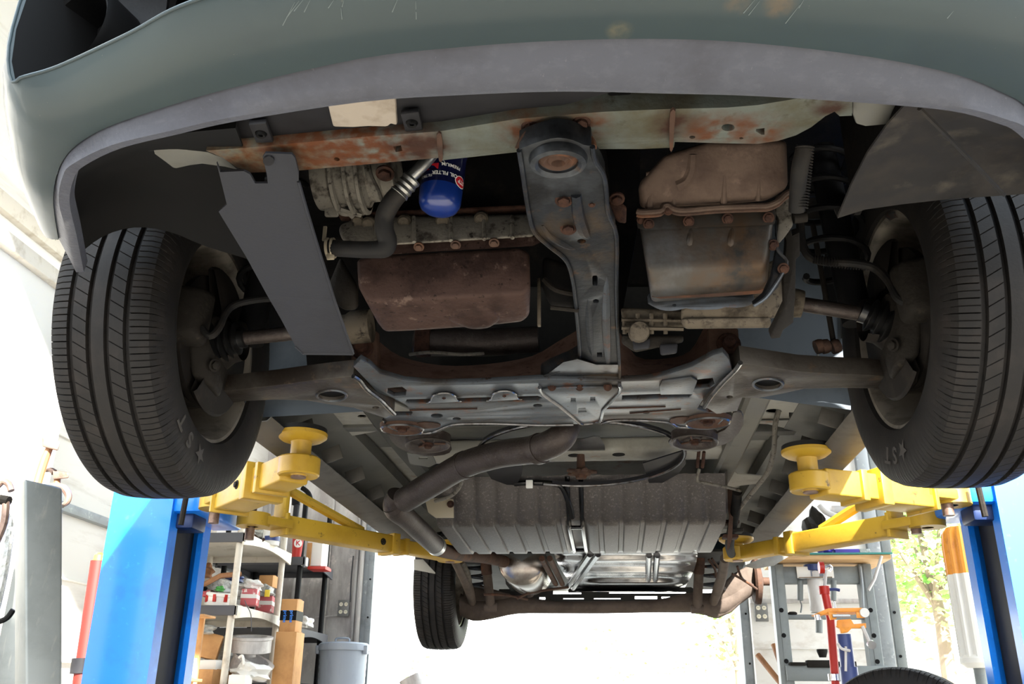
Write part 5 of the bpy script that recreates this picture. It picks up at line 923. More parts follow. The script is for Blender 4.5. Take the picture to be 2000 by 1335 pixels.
shelf('shelf_unit', 'black plastic shelf unit with red cup and boxes before the sheet metal wall', -2.90, -2.22, 6.62, 7.35, (-.36, .13, .50, 1.0), M['shelfdark'], M['shelfdark'], M['blackp'], r=.02)
def ctn(name, label, cat, px, py, wpx, hpx, Y, mt, dep=.2, rz=0, tape=None, grp=None, tilt=0):
    c = P(px, py, Y=Y); k = (c-V((0, 0, H))).dot(FW)/F; w_, h_ = wpx*k, hpx*k
    t = thing(name, label, cat, c-V((0, 0, h_/2)), grp)
    R = Matrix.Rotation(rz, 3, 'Z') @ Matrix.Rotation(tilt, 3, 'Y'); cc = c+V((0, dep/2, 0))
    box('box_body', cc, (w_, dep, h_), mt, t, .003, R)
    box('lid_flap', cc+R @ V((0, -.0, h_/2+.002)), (w_*.98, dep*.48, .004), mt, t, .001, R)
    if tape: box('tape_strip', cc+R @ V((0, 0, tape[1]*h_)), (w_+.003, dep+.003, h_*tape[0]), tape[2], t, 0, R)
    return t
def sack(name, label, cat, px, py, rx, ry, Y, mt, seed=0, grp=None):
    c = P(px, py, Y=Y); k = (c-V((0, 0, H))).dot(FW)/F; rnd = random.Random(seed)
    bm = bmesh.new(); bmesh.ops.create_icosphere(bm, subdivisions=3, radius=1)
    for v in bm.verts:
        n = 1+.22*math.sin(v.co.x*5+seed)*math.cos(v.co.y*4+seed*2)+.15*math.sin(v.co.z*7+seed*3+v.co.x*3)+rnd.uniform(-.03, .03)
        z = max(v.co.z*n, -.75)
        v.co = V((v.co.x*n*rx*k, v.co.y*n*min(rx*k, .16), z*ry*k))+c
    return tag(fin(name, bm, mt, None, 30), label, cat, grp)
# top level of the beige shelf
t = thing('yellow_handled_tool', 'long yellow-handled tool lying on the beige shelf top board', 'tool', P(400, 1028, Y=5.7))
tube('handle', [P(372, 1026, Y=5.7), P(405, 1020, Y=5.7), P(432, 1018, Y=5.7)], [.02, .024, .028], M['orange'], t, 12); tube('cable_loop', [P(405, 1015, Y=5.68), P(412, 1024, Y=5.66), P(404, 1030, Y=5.68), P(398, 1022, Y=5.68)], .006, M['black'], t, 8); box('guard', P(448, 1022, Y=5.72), (.09, .06, .06), M['shelfdark'], t, .01)
ctn('metal_tray', 'flat grey metal tray on the beige shelf top board', 'tray', 415, 1012, 90, 10, 5.9, M['tin'], .25)
t = thing('white_canister', 'white canister with blue print on the beige shelf top board', 'canister', P(527, 1080, Y=6.1))
lathe('body', [(0, 0), (.055, 0), (.057, .01), (.057, .15), (.05, .165), (0, .165)], V((P(527, 1076, Y=6.1).x, 6.1, H+.999)), (0, 0, 1), M['paper'], t, 24); lathe('print_band', [(.0575, .08), (.0578, .08), (.0578, .11), (.0575, .11)], P(527, 1080, Y=6.1), (0, 0, 1), M['navypaint'], t, 24)
t = thing('brown_cord_pile', 'brown cords heaped beside the white canister', 'cord', P(500, 1050, Y=5.9)); tube('cord', [P(488, 1040, Y=5.9), P(498, 1046, Y=5.88), P(508, 1056, Y=5.9), P(516, 1052, Y=5.92)], .01, M['rust'], t, 8)
sack('grey_bundle', 'grey bundle pushed back on the beige shelf top board', 'bundle', 515, 1040, 16, 10, 6.25, M['bag'], 3)
# middle level
sack('grey_plastic_bag', 'grey crumpled plastic bag with blue cloth on the middle beige shelf', 'bag', 432, 1152, 42, 22, 5.95, M['bag'], 5)
sack('green_lump', 'small green piece on top of the grey plastic bag', 'scrap', 430, 1150, 9, 6, 5.72, M['green'], 6)
sack('blue_cloth', 'dark blue cloth behind the grey plastic bag', 'cloth', 452, 1130, 20, 9, 6.0, M['navypaint'], 7)
t = thing('wooden_bar', 'bent wooden bar lying across the middle beige shelf', 'wooden bar', P(410, 1135, Y=5.8)); tube('bar', [P(390, 1146, Y=5.75), P(415, 1132, Y=5.8), P(430, 1124, Y=5.85), P(470, 1120, Y=5.95)], .017, M['wood'], t, 8, 1)
def spool(px, py, Y, label, m1, m2, r=.085, grp=None):
    t = thing('striped_reel', label, 'reel', P(px, py, Y=Y), grp); c = P(px, py, Y=Y)
    lathe('reel_body', [(0, -.04), (r, -.04), (r*1.06, -.035), (r*1.06, -.02), (r*.98, -.015), (r*.98, .015), (r*1.06, .02), (r*1.06, .035), (r, .04), (0, .04)], c, (.1, -.1, 1), m1, t, 28)
    for a in range(8): box('stripe', c+V((r*.99*math.cos(a*.785), r*.99*math.sin(a*.785), 0)), (.02, .02, .045), m2, t, .002, Matrix.Rotation(a*.785, 3, 'Z'))
spool(430, 1170, 5.72, 'white and maroon striped reel at the front of the middle beige shelf', M['paper'], M['redpaint'])
for i, (x, y, l) in enumerate(((482, 1165, 'red and white wrapped pack at the middle beige shelf corner post'), (512, 1178, 'red and white wrapped pack nearest the back post of the middle beige shelf'))):
    t = ctn('wrapped_pack', l, 'pack', x, y, 30, 30, 5.85+.35*i, M['pink'], .12, .2, (.25, .05, M['paper']))
sack('clear_bag', 'clear bag with a yellow label above the red packs', 'bag', 517, 1155, 18, 12, 6.2, M['bag'], 11); box('yellow_label', P(522, 1158, Y=6.05), (.035, .006, .045), M['yellowp'], COL.objects['clear_bag'], .001)
sack('white_rag', 'white crumpled rag on the packs of the middle beige shelf', 'rag', 494, 1143, 20, 12, 6.0, M['paper'], 12)
ctn('brown_carton', 'brown carton at the back of the middle beige shelf', 'box', 519, 1134, 28, 22, 6.3, M['card'], .1)
for i in range(5): sack('small_part', ['dark red lump left on the middle beige shelf', 'grey metal lump between reel and dark red lump', 'black lump behind the wooden bar', 'pink lump at the left of the middle beige shelf', 'brown lump under the wooden bar'][i], 'part', 372+i*11, (1168, 1172, 1150, 1160, 1160)[i], 9, 7, 5.75, (M['redpaint'], M['tin'], M['black'], M['pink'], M['rust'])[i], 20+i)
sack('brown_sack', 'brown sack hanging under the top beige shelf board', 'sack', 400, 1115, 18, 16, 6.2, M['wood'], 31)
t = thing('stacked_cups', 'stack of striped paper cups against the right lip of the left blue column', 'cups', P(357, 1200, Y=5.25)); c = P(357, 1199, Y=5.25)
for k in range(9): lathe('cup', [(.042, 0), (.046, .012), (.046, .016), (.042, .016)], c+V((0, 0, .017*k)), (.05, 0, 1), M['paper'] if k % 2 == 0 else M['pink'], t, 20)
t = thing('side_stand', 'slim stand behind the left blue column holding cups and a cream box', 'stand', V((P(352, 1300, Y=5.1).x, 5.12, 0)))
sx_ = P(352, 1300, Y=5.1).x; z1_, z2_ = P(352, 1327, Y=5.1).z, P(352, 1203, Y=5.25).z
box('lower_tray', V((sx_, 5.12, z1_)), (.16, .22, .016), M['card'], t, .002); box('upper_tray', V((sx_, 5.25, z2_)), (.14, .16, .012), M['card'], t, .002); box('back_leg', V((sx_-.02, 5.34, z2_/2)), (.04, .02, z2_), M['card'], t, .002); box('front_leg', V((sx_-.05, 5.05, z1_/2)), (.03, .03, z1_), M['card'], t, .002)
# lower level
ctn('parts_box', 'worn tan box under a plastic bag on the lower beige shelf', 'box', 388, 1258, 55, 46, 5.75, M['card'], .22, .35, None, None, .2)
sack('clear_plastic_bag', 'clear plastic bag spilling over the worn tan box', 'bag', 392, 1228, 26, 12, 5.7, M['bag'], 41); sack('orange_bottle', 'orange bottle end beside the worn tan box', 'cap', 354, 1247, 9, 6, 5.6, M['redpaint'], 42)
for i, (x, y, tl, l) in enumerate(((490, 1258, .05, 'grey drum standing above the tilted one on the lower beige shelf'), (490, 1300, .45, 'tilted grey drum under the upright one on the lower beige shelf'))):
    t = thing('brake_drum', l, 'brake drum', P(x, y, Y=6.0)); lathe('drum', [(0, -.05), (.11, -.05), (.13, -.045), (.13, .03), (.138, .035), (.138, .05), (.10, .05), (.095, -.02), (0, -.02)], P(x, y, Y=6.0), (tl, -.15, 1), M['tin'], t, 34); lathe('hub', [(0, -.052), (.04, -.052), (.04, -.075), (0, -.075)], P(x, y, Y=6.0), (tl, -.15, 1), M['tin'], t, 18)
ctn('white_box', 'small white box in front of the clutter on the lower beige shelf', 'box', 405, 1298, 34, 18, 5.7, M['paper'], .15)
ctn('open_carton', 'long tan carton at the bottom of the beige shelf', 'box', 385, 1322, 62, 30, 5.65, M['card'], .3, 0)
sack('white_bag', 'big white crumpled bag low on the beige shelf by the corner post', 'bag', 488, 1312, 34, 18, 5.8, M['paper'], 45); sack('grey_bag', 'grey bag behind the tan box on the lower beige shelf', 'bag', 428, 1272, 24, 26, 6.1, M['bag'], 46)
ctn('white_card', 'white card box at the very bottom beside the shelf corner post', 'box', 462, 1328, 34, 20, 5.62, M['paper'], .12)
tag(tube('white_plastic_hook', [P(466, 1284, Y=5.68), P(474, 1280, Y=5.68), P(476, 1298, Y=5.68)], .008, M['paper'], None, 8), 'white plastic hook in front of the grey drums', 'hook')
ctn('white_paint_box', 'cream box peeping out at the lip of the left blue column', 'box', 349, 1302, 24, 38, 5.05, M['beige'], .15)
tag(tube('hanging_wire', [P(388, 1056, Y=5.9), P(386, 1082, Y=5.9), P(384, 1098, Y=5.9), P(396, 1122, Y=5.9)], .007, M['black'], None, 8), 'black wire hanging beneath the top beige shelf board', 'wire'); tag(tube('thin_cord', [P(478, 1172, Y=5.70), P(482, 1182, Y=5.585), P(490, 1200, Y=5.57), P(491, 1232, Y=5.57)], .003, M['shelfdark'], None, 6), 'thin cord dangling from the middle beige shelf', 'cord')
# black shelf
t = thing('red_cup', 'tall red paper cup with white round K emblem on the black shelf', 'cup', P(579, 1098, Y=6.66)); c = P(579, 1093, Y=6.66); c.z = H+.998
ch_ = .185; lathe('cup_body', [(0, 0), (.036, 0), (.046, ch_), (.049, ch_), (.049, ch_+.006), (.044, ch_+.006), (0, ch_-.02)], c, (0, 0, 1), M['redpaint'], t, 30)
vd = V((-c.x, -c.y, 0)).normalized(); vs_ = V((-vd.y, vd.x, 0))
oncup = lambda x, y, z: c+V((0, 0, ch_*.55+y))+(vd*math.cos(x/.042)+vs_*math.sin(x/.042))*(.0428+y*.055+z)
fin('white_disc', oval(lambda x, y, z: oncup(x, y, .0006), .031, .031), M['white'], t); fin('red_disc', oval(lambda x, y, z: oncup(x, y, .0010), .022, .022), M['white'], t)
text('letter', 'K', .05, lambda x, y, z: oncup(x, y, .0016), M['red'], t, 0, True)
ctn('orange_sided_box', 'white box with orange-brown side next to the red cup', 'box', 614, 1080, 30, 48, 6.75, M['paper'], .16); box('brown_side', P(603, 1084, Y=6.74), (.035, .01, .185), M['card'], COL.objects['orange_sided_box'], 0)
ctn('red_case', 'flat red and black case under the white box on the black shelf', 'case', 618, 1108, 36, 6, 6.7, M['redpaint'], .15); ctn('small_white_pack', 'small white pack between red cup and white box', 'pack', 593, 1096, 10, 16, 6.64, M['paper'], .05)
tb_ = ctn('taped_carton', 'brown carton with black tape strip on top of the tall carton', 'box', 563, 1201, 32, 62, 6.2, M['card'], .14, .0, (.30, .0, M['black']))
tc_ = P(563, 1203, Y=6.195)
for i in range(2): text('lettering', 'prime', .034, flatmap(tc_+V((-.022+.045*i, -.003, 0)), (0, 0, -1), (1, 0, 0)), M['liftblue'], tb_, 0, True)
ctn('tall_carton', 'tall brown carton standing on the floor beside the beige shelf', 'box', 553, 1300, 42, 128, 6.15, M['card'], .17)
sack('white_wrap', 'white plastic wrap on the lower black shelf behind the taped carton', 'wrap', 594, 1216, 16, 12, 6.75, M['paper'], 51)
box_sl = thing('dark_slide_hammer', 'black jointed clamp hanging above the black shelf', 'clamp', P(585, 960, Y=6.4)); tube('body', [P(578, 962, Y=6.4), P(578, 985, Y=6.4)], .03, M['black'], box_sl, 12, 1); tube('hook', [P(590, 952, Y=6.4), P(602, 962, Y=6.4), P(606, 976, Y=6.4), P(596, 982, Y=6.4)], .018, M['black'], box_sl, 10); tube('stem', [P(580, 985, Y=6.4), P(577, 1010, Y=6.4)], .022, M['tray'], box_sl, 10, 1)
# bin
c = V((-1.98, 6.98, 0)); t = thing('trash_bin', 'grey-blue ribbed rubbish bin with lid by the back door jamb', 'bin', c); hb_ = H+.42
lathe('body', [(0, 0), (.15, 0), (.155, .02)]+[p for k in range(16) for p in ((.155+.018*k/16, .05+k*(hb_-.1)/16), (.158+.018*k/16, .05+(k+.5)*(hb_-.1)/16))]+[(.176, hb_-.04), (0, hb_-.04)], c, (0, 0, 1), M['bin'], t, 40)
ld = lathe('lid', [(.178, hb_-.055), (.19, hb_-.055), (.19, hb_-.035), (.185, hb_-.01), (.17, hb_), (.08, hb_+.008), (0, hb_+.01)], c, (0, 0, 1), M['bin'], t, 40); tube('lid_handle', [c+V((-.05, -.05, hb_)), c+V((-.045, -.06, hb_+.03)), c+V((.045, -.06, hb_+.03)), c+V((.05, -.05, hb_))], .007, M['bin'], ld, 8)
for s in (-1, 1): box('lid_latch', c+V((s*.18, -.05, hb_-.05)), (.03, .05, .06), M['bin'], t, .005)
# power outlets
def outlet(p, label):
    t = thing('power_outlet', label, 'outlet', p); box('plate', p, (.095, .014, .13), M['outletm'], t, .004)
    for sx in (-.021, .021):
        for sz in (-.03, .03):
            r = lathe('receptacle', [(0, -.004), (.014, -.004), (.016, 0), (.016, .004), (0, .004)], p+V((sx, -.007, sz)), (0, 1, 0), M['cream'], t, 16)
            for d in (-.005, .005): box('slot', p+V((sx+d, -.012, sz+.002)), (.0022, .002, .008), M['black'], r, 0)
    return t
ot = outlet(P(671, 1187, Y=7.55), 'grey four-socket outlet on the sheet metal wall above the bin'); outlet(P(1487, 1195, Y=7.08), 'grey four-socket outlet left of the press frame')
tag(tube('conduit', [P(616, 1205, Y=7.57), P(640, 1203, Y=7.57), P(663, 1200, Y=7.57)], .006, M['tin'], None, 8), 'thin conduit running to the outlet above the bin', 'conduit'); tag(tube('outlet_cable', [P(684, 1175, Y=7.57), P(686, 1130, Y=7.57), P(690, 1085, Y=7.57)], .006, M['shelfdark'], None, 8), 'dark cable rising from the outlet above the bin', 'cable')
tag(tube('grey_pipe_end', [V((-1.0, 6.2, 0)), V((P(800, 1322, Y=6.2).x, 6.2, P(800, 1322, Y=6.2).z))], [.07, .072], M['tin'], None, 24, 1), 'round grey post top in the open doorway', 'post')

# ---- right side: press, stands, board, tyre
t = thing('shop_press', 'grey H-frame hydraulic press before the white boards on the right', 'press', V((1.43, 6.5, 0)))
def bar(n, pa, pb, w_, d, mt, par, bv=.004):
    a, b = V(pa), V(pb); D = b-a; u, v = frame(D); R = Matrix((u, v, D.normalized())).transposed(); return box(n, (a+b)/2, (w_, d, D.length), mt, par, bv, R)
xl, xr = P(1524, 1200, Y=6.5).x, P(1697, 1200, Y=6.5).x; zt = P(1600, 1103, Y=6.5).z
for x in (xl, xr):
    u_ = box('upright', V((x, 6.5, zt/2)), (.085, .10, zt), M['press'], t, .006); box('upright_recess', V((x+.012, 6.447, zt/2)), (.05, .006, zt), M['press'], u_, .002)
    for k in range(7): lathe('pin_hole', [(0, 0), (.015, 0), (.015, -.001), (0, -.001)], V((x, 6.442, zt-.30-k*.16)), (0, 1, 0), M['black'], u_, 12)
def zat(y): return P(1600, y, Y=6.5).z
box('top_beam', V(((xl+xr)/2, 6.5, (zat(1107)+zat(1140))/2)), (xr-xl, .08, zat(1107)-zat(1140)), M['press'], t, .006)
box('mid_beam', V(((xl+xr)/2, 6.5, (zat(1200)+zat(1209))/2)), (xr-xl, .06, zat(1200)-zat(1209)), M['press'], t, .004)
lb = box('bed_beam', V(((xl+xr)/2+.02, 6.44, (zat(1300)+zat(1330))/2)), (xr-xl+.06, .06, zat(1300)-zat(1330)), M['press'], t, .005)
np_ = box('name_plate', P(1592, 1117, Y=6.42), (.24, .006, .075), M['paper'], t, .002); box('dark_print', P(1597, 1119, Y=6.415), (.09, .003, .04), M['navy'], np_, 0); tube('plate_bar', [P(1560, 1128, Y=6.40), P(1625, 1127, Y=6.40)], .006, M['chrome'], t, 8, 1)
ram = lathe('ram_cylinder', [(0, 0), (.05, 0), (.052, .01), (.052, .26), (.045, .27), (0, .27)], V((P(1598, 1190, Y=6.46).x, 6.46, zat(1197))), (0, 0, 1), M['tin'], t, 26); lathe('ram_cap', [(0, .27), (.062, .27), (.065, .28), (.065, .31), (0, .32)], V((P(1598, 1190, Y=6.46).x, 6.46, zat(1197))), (0, 0, 1), M['navypaint'], t, 26)
tube('ram_rod', [P(1600, 1208, Y=6.46), P(1600, 1235, Y=6.46)], .022, M['press'], t, 14, 1)
for x in (1563, 1628): tube('return_spring', [P(x, 1133, Y=6.46), P(x, 1172, Y=6.46)], .019, M['press'], t, 12, 1); tube('spring_hook', [P(x, 1172, Y=6.46), P(x+3, 1182, Y=6.46), P(x+1, 1196, Y=6.46)], .006, M['chrome'], t, 8)
tube('pump_rod', [P(1584, 1140, Y=6.45), P(1585, 1192, Y=6.45)], .010, M['tin'], t, 8, 1)
tube('pump_handle', [P(1722, 1085, Y=6.3), P(1708, 1130, Y=6.3), P(1696, 1152, Y=6.3)], .010, M['tin'], t, 8, 1)
tube('hose', [P(1680, 1106, Y=6.4), P(1684, 1140, Y=6.38), P(1686, 1185, Y=6.38)], .008, M['jamb'], t, 8)
for i, (x, y, wd, l) in enumerate(((1607, 1277, 18, 'pressing cup standing on the bed of the grey press'), )):
    c = P(x, y+6, Y=6.42); tag(lathe('pressing_cup', [(0, 0), (.022, 0), (.034, .035), (.034, .05), (.0, .05)], c, (0, 0, 1), M['cast'], None, 20), l, 'cup')
for i in range(4):
    c = P((1557, 1600, 1628, 1655)[i], 1296, Y=6.42); tag(box('press_block', c+V((0, 0, .0)), ((.10, .16, .05, .10)[i], .07, (.02, .045, .05, .03)[i]), M['cast'], None, .004), ['low dark block at the left end of the press bed', 'wide dark block under the pressing cup on the press bed', 'small dark block next to the wide one on the press bed', 'dark block at the right end of the press bed'][i], 'block')
tag(lathe('dark_disc', [(0, 0), (.03, 0), (.03, .01), (.02, .016), (0, .016)], P(1548, 1199, Y=6.48), (0, 0, 1), M['cast'], None, 18), 'dark disc lying on the middle rail of the press', 'disc')
# wooden board shelf above the press
pbx = [P(1512, 1092, Y=6.35), P(1736, 1087, Y=6.35)]
t = thing('board_shelf', 'thick wooden board shelf with teal edge above the press', 'shelf', (pbx[0]+pbx[1])/2)
bd = box('board', (pbx[0]+pbx[1])/2+V((0, .2, 0)), ((pbx[1]-pbx[0]).length, .5, .03), M['palewood'], t, .003); box('teal_edge', (pbx[0]+pbx[1])/2+V((0, .2, .022)), ((pbx[1]-pbx[0]).length+.02, .52, .012), M['tealp'], bd, .002)
for x in (1560, 1680): tube('bracket_strut', [P(x, 1094, Y=6.5), P(x-18, 1096, Y=6.95)], .012, M['tin'], t, 8, 1)
ctn('violet_box', 'violet box lying on the teal-edged board', 'box', 1655, 1076, 46, 9, 6.35, M['purple'], .16); ctn('clear_case', 'pale clear case beside the violet box', 'case', 1690, 1077, 20, 12, 6.35, M['bag'], .14)
sack('tool_heap', 'heap of dark metal tools seen above the right rear arm', 'tools', 1592, 1040, 24, 40, 6.3, M['cast'], 61); sack('violet_wrapper', 'violet wrapper beside the heap of dark tools', 'wrapper', 1612, 1074, 14, 9, 6.4, M['purple'], 62)
t = thing('chrome_parts', 'bright metal fittings seen between the right lift arms', 'fittings', P(1640, 995, Y=6.2)); tube('bent_tube', [P(1600, 985, Y=6.2), P(1615, 1000, Y=6.2), P(1640, 1008, Y=6.2), P(1655, 998, Y=6.2)], .02, M['tin'], t, 12); box('block', P(1640, 995, Y=6.25), (.12, .06, .05), M['tin'], t, .01)
for i, ((a, b), l) in enumerate((((P(1511, 1258, Y=6.95), P(1522, 1290, Y=6.9)), 'short round wooden stick behind the left press upright'), ((P(1480, 1278, Y=6.98), P(1522, 1330, Y=6.86)), 'long round wooden stick leaning against the press base'))):
    d = (b-a).normalized(); tag(tube('wooden_stick', [a, a+d*(.25 if i == 0 else .6)], [.020, .018], M['wood'], None, 12, 1), l, 'handle')
# red tripod-like pole and yellow headed jack
Yj = 5.0
t = thing('red_stand', 'slim red pole stand with chrome hook top in front of the press', 'stand', V((P(1620, 1335, Y=Yj).x, Yj, 0)))
a, b = P(1610, 1152, Y=Yj), P(1622, 1208, Y=Yj); d_ = P(1632, 1335, Y=Yj); fl_ = d_+(d_-b)*((d_.z)/(b.z-d_.z))
tube('pole', [a, b, d_, fl_], .021, M['redpaint'], t, 16, 1); tube('screw', [a, P(1613, 1112, Y=Yj)], .009, M['tin'], t, 10, 1); lathe('red_head', [(0, -.012), (.03, -.012), (.03, .012), (0, .012)], P(1604, 1108, Y=Yj), (1, 0, 0), M['redpaint'], t, 18); tube('hook', [P(1610, 1108, Y=Yj), P(1618, 1104, Y=Yj), P(1624, 1108, Y=Yj), P(1620, 1114, Y=Yj)], .008, M['chrome'], t, 10)
lathe('collar', [(.02, -.02), (.027, -.02), (.027, .02), (.02, .02)], a, (0, 0, 1), M['redpaint'], t, 18); tube('handle', [a, P(1628, 1150, Y=Yj), P(1640, 1152, Y=Yj)], .008, M['navypaint'], t, 8); lathe('clamp', [(.021, -.02), (.034, -.015), (.034, .015), (.021, .02)], P(1631, 1322, Y=Yj), (0, 0, 1), M['chrome'], t, 18)
for an in range(3): tube('foot', [fl_+V((0, 0, .12)), fl_+V((.10*math.cos(an*2.1), .10*math.sin(an*2.1), .012))], .012, M['redpaint'], t, 8, 1)
Yk = 4.8
t = thing('transmission_jack', 'navy post jack with orange tilting head beside the red stand', 'jack', V((P(1655, 1335, Y=Yk).x, Yk, 0)))
a, b = P(1648, 1238, Y=Yk), P(1660, 1335, Y=Yk); fl_ = b+(b-a)*(b.z/(a.z-b.z))
tube('post', [a, b, fl_], .034, M['navypaint'], t, 18, 1); tube('post_sleeve', [P(1657, 1302, Y=Yk), fl_], .042, M['navypaint'], t, 18, 1)
tube('release_lever', [P(1652, 1262, Y=Yk-.04), P(1652, 1310, Y=Yk-.05)], .006, M['tin'], t, 8, 1)
hd = plate('saddle_plate', [(1596, 1196), (1618, 1187), (1684, 1186), (1690, 1190), (1684, 1194), (1622, 1195), (1606, 1200)], M['orange'], t, .16, (), (0, 1, 0), bv=.003, Y=Yk-.08)
plate('saddle_cheek', [(1617, 1194), (1634, 1196), (1634, 1208), (1622, 1210)], M['orange'], hd, .012, (), (0, 1, 0), bv=.002, Y=Yk-.09); plate('saddle_cheek', [(1672, 1194), (1690, 1196), (1690, 1206), (1674, 1206)], M['orange'], hd, .012, (), (0, 1, 0), bv=.002, Y=Yk-.09)
plate('tilt_bracket', [(1636, 1210), (1662, 1208), (1668, 1218), (1692, 1216), (1692, 1226), (1664, 1226), (1656, 1234), (1644, 1236), (1640, 1226), (1634, 1222)], M['orange'], hd, .03, (), (0, 1, 0), bv=.003, Y=Yk-.05)
tube('tilt_screw', [P(1626, 1202, Y=Yk-.1), P(1660, 1202, Y=Yk-.1)], .008, M['chrome'], t, 10, 1); tube('side_knob', [P(1596, 1200, Y=Yk-.08), P(1598, 1210, Y=Yk-.08)], .014, M['chrome'], t, 10, 1); tube('strap_bar', [P(1684, 1222, Y=Yk-.06), P(1700, 1258, Y=Yk-.06)], .009, M['tin'], t, 8, 1); lathe('wheel_knob', [(0, -.01), (.022, -.01), (.022, .01), (0, .01)], P(1688, 1196, Y=Yk-.09), (0, 1, 0), M['paper'], t, 16); lathe('wheel_knob', [(0, -.01), (.02, -.01), (.02, .01), (0, .01)], P(1702, 1258, Y=Yk-.06), (0, 1, .3), M['chrome'], t, 16)
tube('chain', [P(1636, 1256, Y=Yk-.05), P(1644, 1266, Y=Yk-.06), P(1660, 1270, Y=Yk-.05)], .007, M['tin'], t, 8)
for an in range(4): tube('caster_leg', [fl_+V((0, 0, .10)), fl_+V((.13*math.cos(an*1.57+.6), .13*math.sin(an*1.57+.6), .05))], .022, M['navypaint'], t, 8, 1); lathe('caster', [(0, -.015), (.04, -.015), (.045, 0), (.04, .015), (0, .015)], fl_+V((.13*math.cos(an*1.57+.6), .13*math.sin(an*1.57+.6), .045)), (math.sin(an), math.cos(an), 0), M['black'], t, 14)
# loose wheel standing on the floor
cw = P(1752, 1304, Y=3.4); rw_ = cw.z/2; t = thing('loose_wheel', 'loose car tyre standing on the floor at lower right', 'wheel', V((cw.x, 3.4, 0)))
tf = Matrix.Translation((cw.x, 3.4, rw_+.003)) @ Matrix.Rotation(math.radians(62), 4, 'Z'); bm = tyre_bm(rw_, .20, 60, tf); fin('tyre', bm, M['tyre'], t, 28)
bm = bmesh.new(); b_lathe(bm, [(rw_*.64, -.07), (rw_*.66, -.08), (rw_*.6, -.05), (rw_*.57, .0), (rw_*.3, -.02), (0, -.02)], (0, 0, 0), (1, 0, 0), 40); bm.transform(tf); fin('rim', bm, M['rim'], t)
# ribbed orange and white cover outside on a pole
c = P(1700+300*(600/965)*1.0, 1100, Y=7.6)
pa_, pbz = P(1868, 1030, Y=6.6), P(1912, 1288, Y=6.6)
t = thing('ribbed_cover', 'ribbed cover, orange above and white below, left of the right column', 'cover', V(((pa_.x+pbz.x)/2, 6.6, 0)))
xm_ = (pa_.x+pbz.x)/2+.02; zt_, zb_ = pa_.z, P(1905, 1285, Y=6.6).z; zm_ = P(1885, 1122, Y=6.6).z
for nm_, z0_, z1_, mt_ in (('white_lower_part', zb_, zm_, M['paper']), ('orange_upper_part', zm_, zt_, M['orange'])):
    bm = bmesh.new(); rw2 = []
    for z in ([z0_, z1_] if nm_[0] == 'w' else [z0_, z1_-.12, z1_-.04, z1_]):
        sc_ = 1 if z < zt_-.1 else (.93 if z < zt_-.01 else .7)
        rw2.append([V((xm_+(.12+(.012 if k % 4 < 2 else -.004))*sc_*math.cos(2*PI*k/48), 6.6+(.12+(.012 if k % 4 < 2 else -.004))*sc_*math.sin(2*PI*k/48), z)) for k in range(48)])
    b_loft(bm, rw2, True); bm.verts.ensure_lookup_table(); bm.faces.new(bm.verts[-48:]); bm.faces.new(bm.verts[:48]); fin(nm_, bm, mt_, t, 40)
lathe('base_ring', [(0, -.06), (.10, -.06), (.135, -.03), (.135, .0), (.12, .02), (0, .02)], (xm_, 6.6, zb_), (0, 0, 1), M['paper'], t, 36); tube('pole', [V((xm_-.02, 6.6, 0)), V((xm_-.02, 6.6, zb_))], .045, M['press'], t, 14, 1)

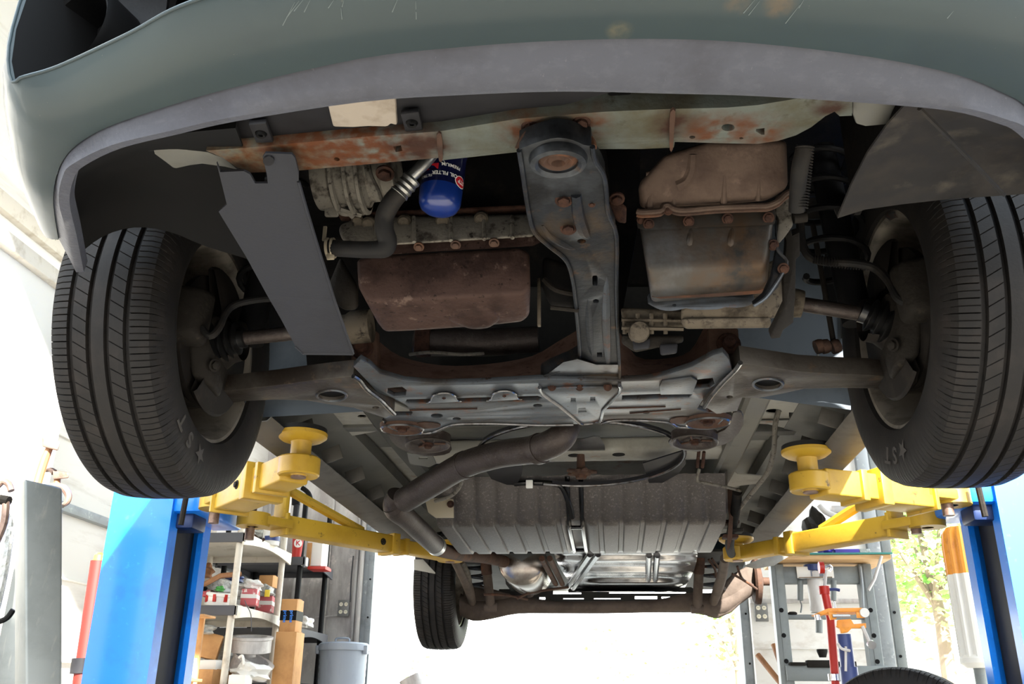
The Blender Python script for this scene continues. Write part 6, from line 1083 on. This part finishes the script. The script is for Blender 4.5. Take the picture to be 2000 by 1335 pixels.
# ---- trees outside
def tree(name, label, x, y, h, cr, n, mt, seed, trunk=True, group=None):
    rnd = random.Random(seed); t = thing(name, label, 'tree' if trunk else 'bush', (x, y, -.11), group)
    bm = bmesh.new()
    for i in range(n):
        u, v, w_ = rnd.gauss(0, .45), rnd.gauss(0, .45), rnd.gauss(0, .4); k = rnd.randrange(6); a = k*1.05
        p = V((x+cr*(u*.55+.55*math.cos(a)*.8), y+cr*(v*.55+.5*math.sin(a)), h*(.62+.2*w_+.16*math.sin(k*2.3)) if trunk else max(.1, h*(.5+.38*w_))))
        s = rnd.uniform(.05, .10)*(1 if y < 16 else 1.5); d = V((rnd.uniform(-1, 1), rnd.uniform(-1, 1), rnd.uniform(-.6, 1))).normalized(); e, f = frame(d)
        vs = [bm.verts.new(p+e*s), bm.verts.new(p+f*s*.5+d*s*.15), bm.verts.new(p-e*s), bm.verts.new(p-f*s*.5+d*s*.15)]; bm.faces.new(vs)
    fin('foliage', bm, mt, t, rec=False, kind='stuff')
    tube('trunk', [V((x, y, -.11)), V((x+.05, y, h*.35)), V((x-.08, y+.05, h*.7))], [.11 if trunk else .05, .09 if trunk else .04, .03], M['bark'], t, 10, 2)
    if trunk:
        for k in range(4): tube('branch', [V((x, y, h*.4)), V((x+cr*.4*math.cos(k*1.6), y+cr*.4*math.sin(k*1.6), h*.65))], [.05, .015], M['bark'], t, 8, 1)
tree('broadleaf_tree', 'leafy tree right of the press, nearest beyond the open side', 4.6, 14, 4.6, 1.5, 2200, M['leafp'], 1)
tree('broadleaf_tree', 'leafy tree behind the ribbed orange and white cover', 8.4, 18.5, 4.8, 1.7, 2200, M['leafp'], 2)
tree('broadleaf_tree', 'taller tree right of the press, further back', 6.0, 23, 6.4, 2.0, 1800, M['leaf'], 3)
tree('small_tree', 'young tree with thin trunk beneath the right rear hub', 3.0, 24, 3.6, 1.2, 260, M['leafp'], 4)
tree('leafy_bush', 'sparse bush under the middle of the rear axle', .2, 34, 4.2, 1.6, 110, M['leafp'], 5, False); tree('leafy_bush', 'sparse bush seen right of the rear axle middle', 3.6, 38, 3.4, 2.4, 150, M['leafp'], 6, False)
tree('leafy_bush', 'faint bush seen right of the left door jamb', -7.4, 36, 3.0, 1.0, 60, M['leafp'], 7, False)

GROUPS = {'lift_column': 'columns of the two post lift', 'lift_arm': 'yellow swing arms of the lift', 'power_outlet': 'four-socket wall outlets', 'broadleaf_tree': 'trees beyond the open side', 'leafy_bush': 'bushes beyond the back door', 'wrapped_pack': 'red wrapped packs on the middle shelf', 'brake_drum': 'grey drums on the lower shelf', 'press_block': 'blocks on the press bed', 'wooden_stick': 'round wooden sticks behind the press', 'small_part': 'loose parts on the middle shelf', 'shelf_unit': 'plastic shelf units on the left'}
for o in list(COL.objects):
    b_ = o.name.split('.')[0]
    if o.parent is None and b_ in GROUPS and 'label' in o: o['group'] = GROUPS[b_]
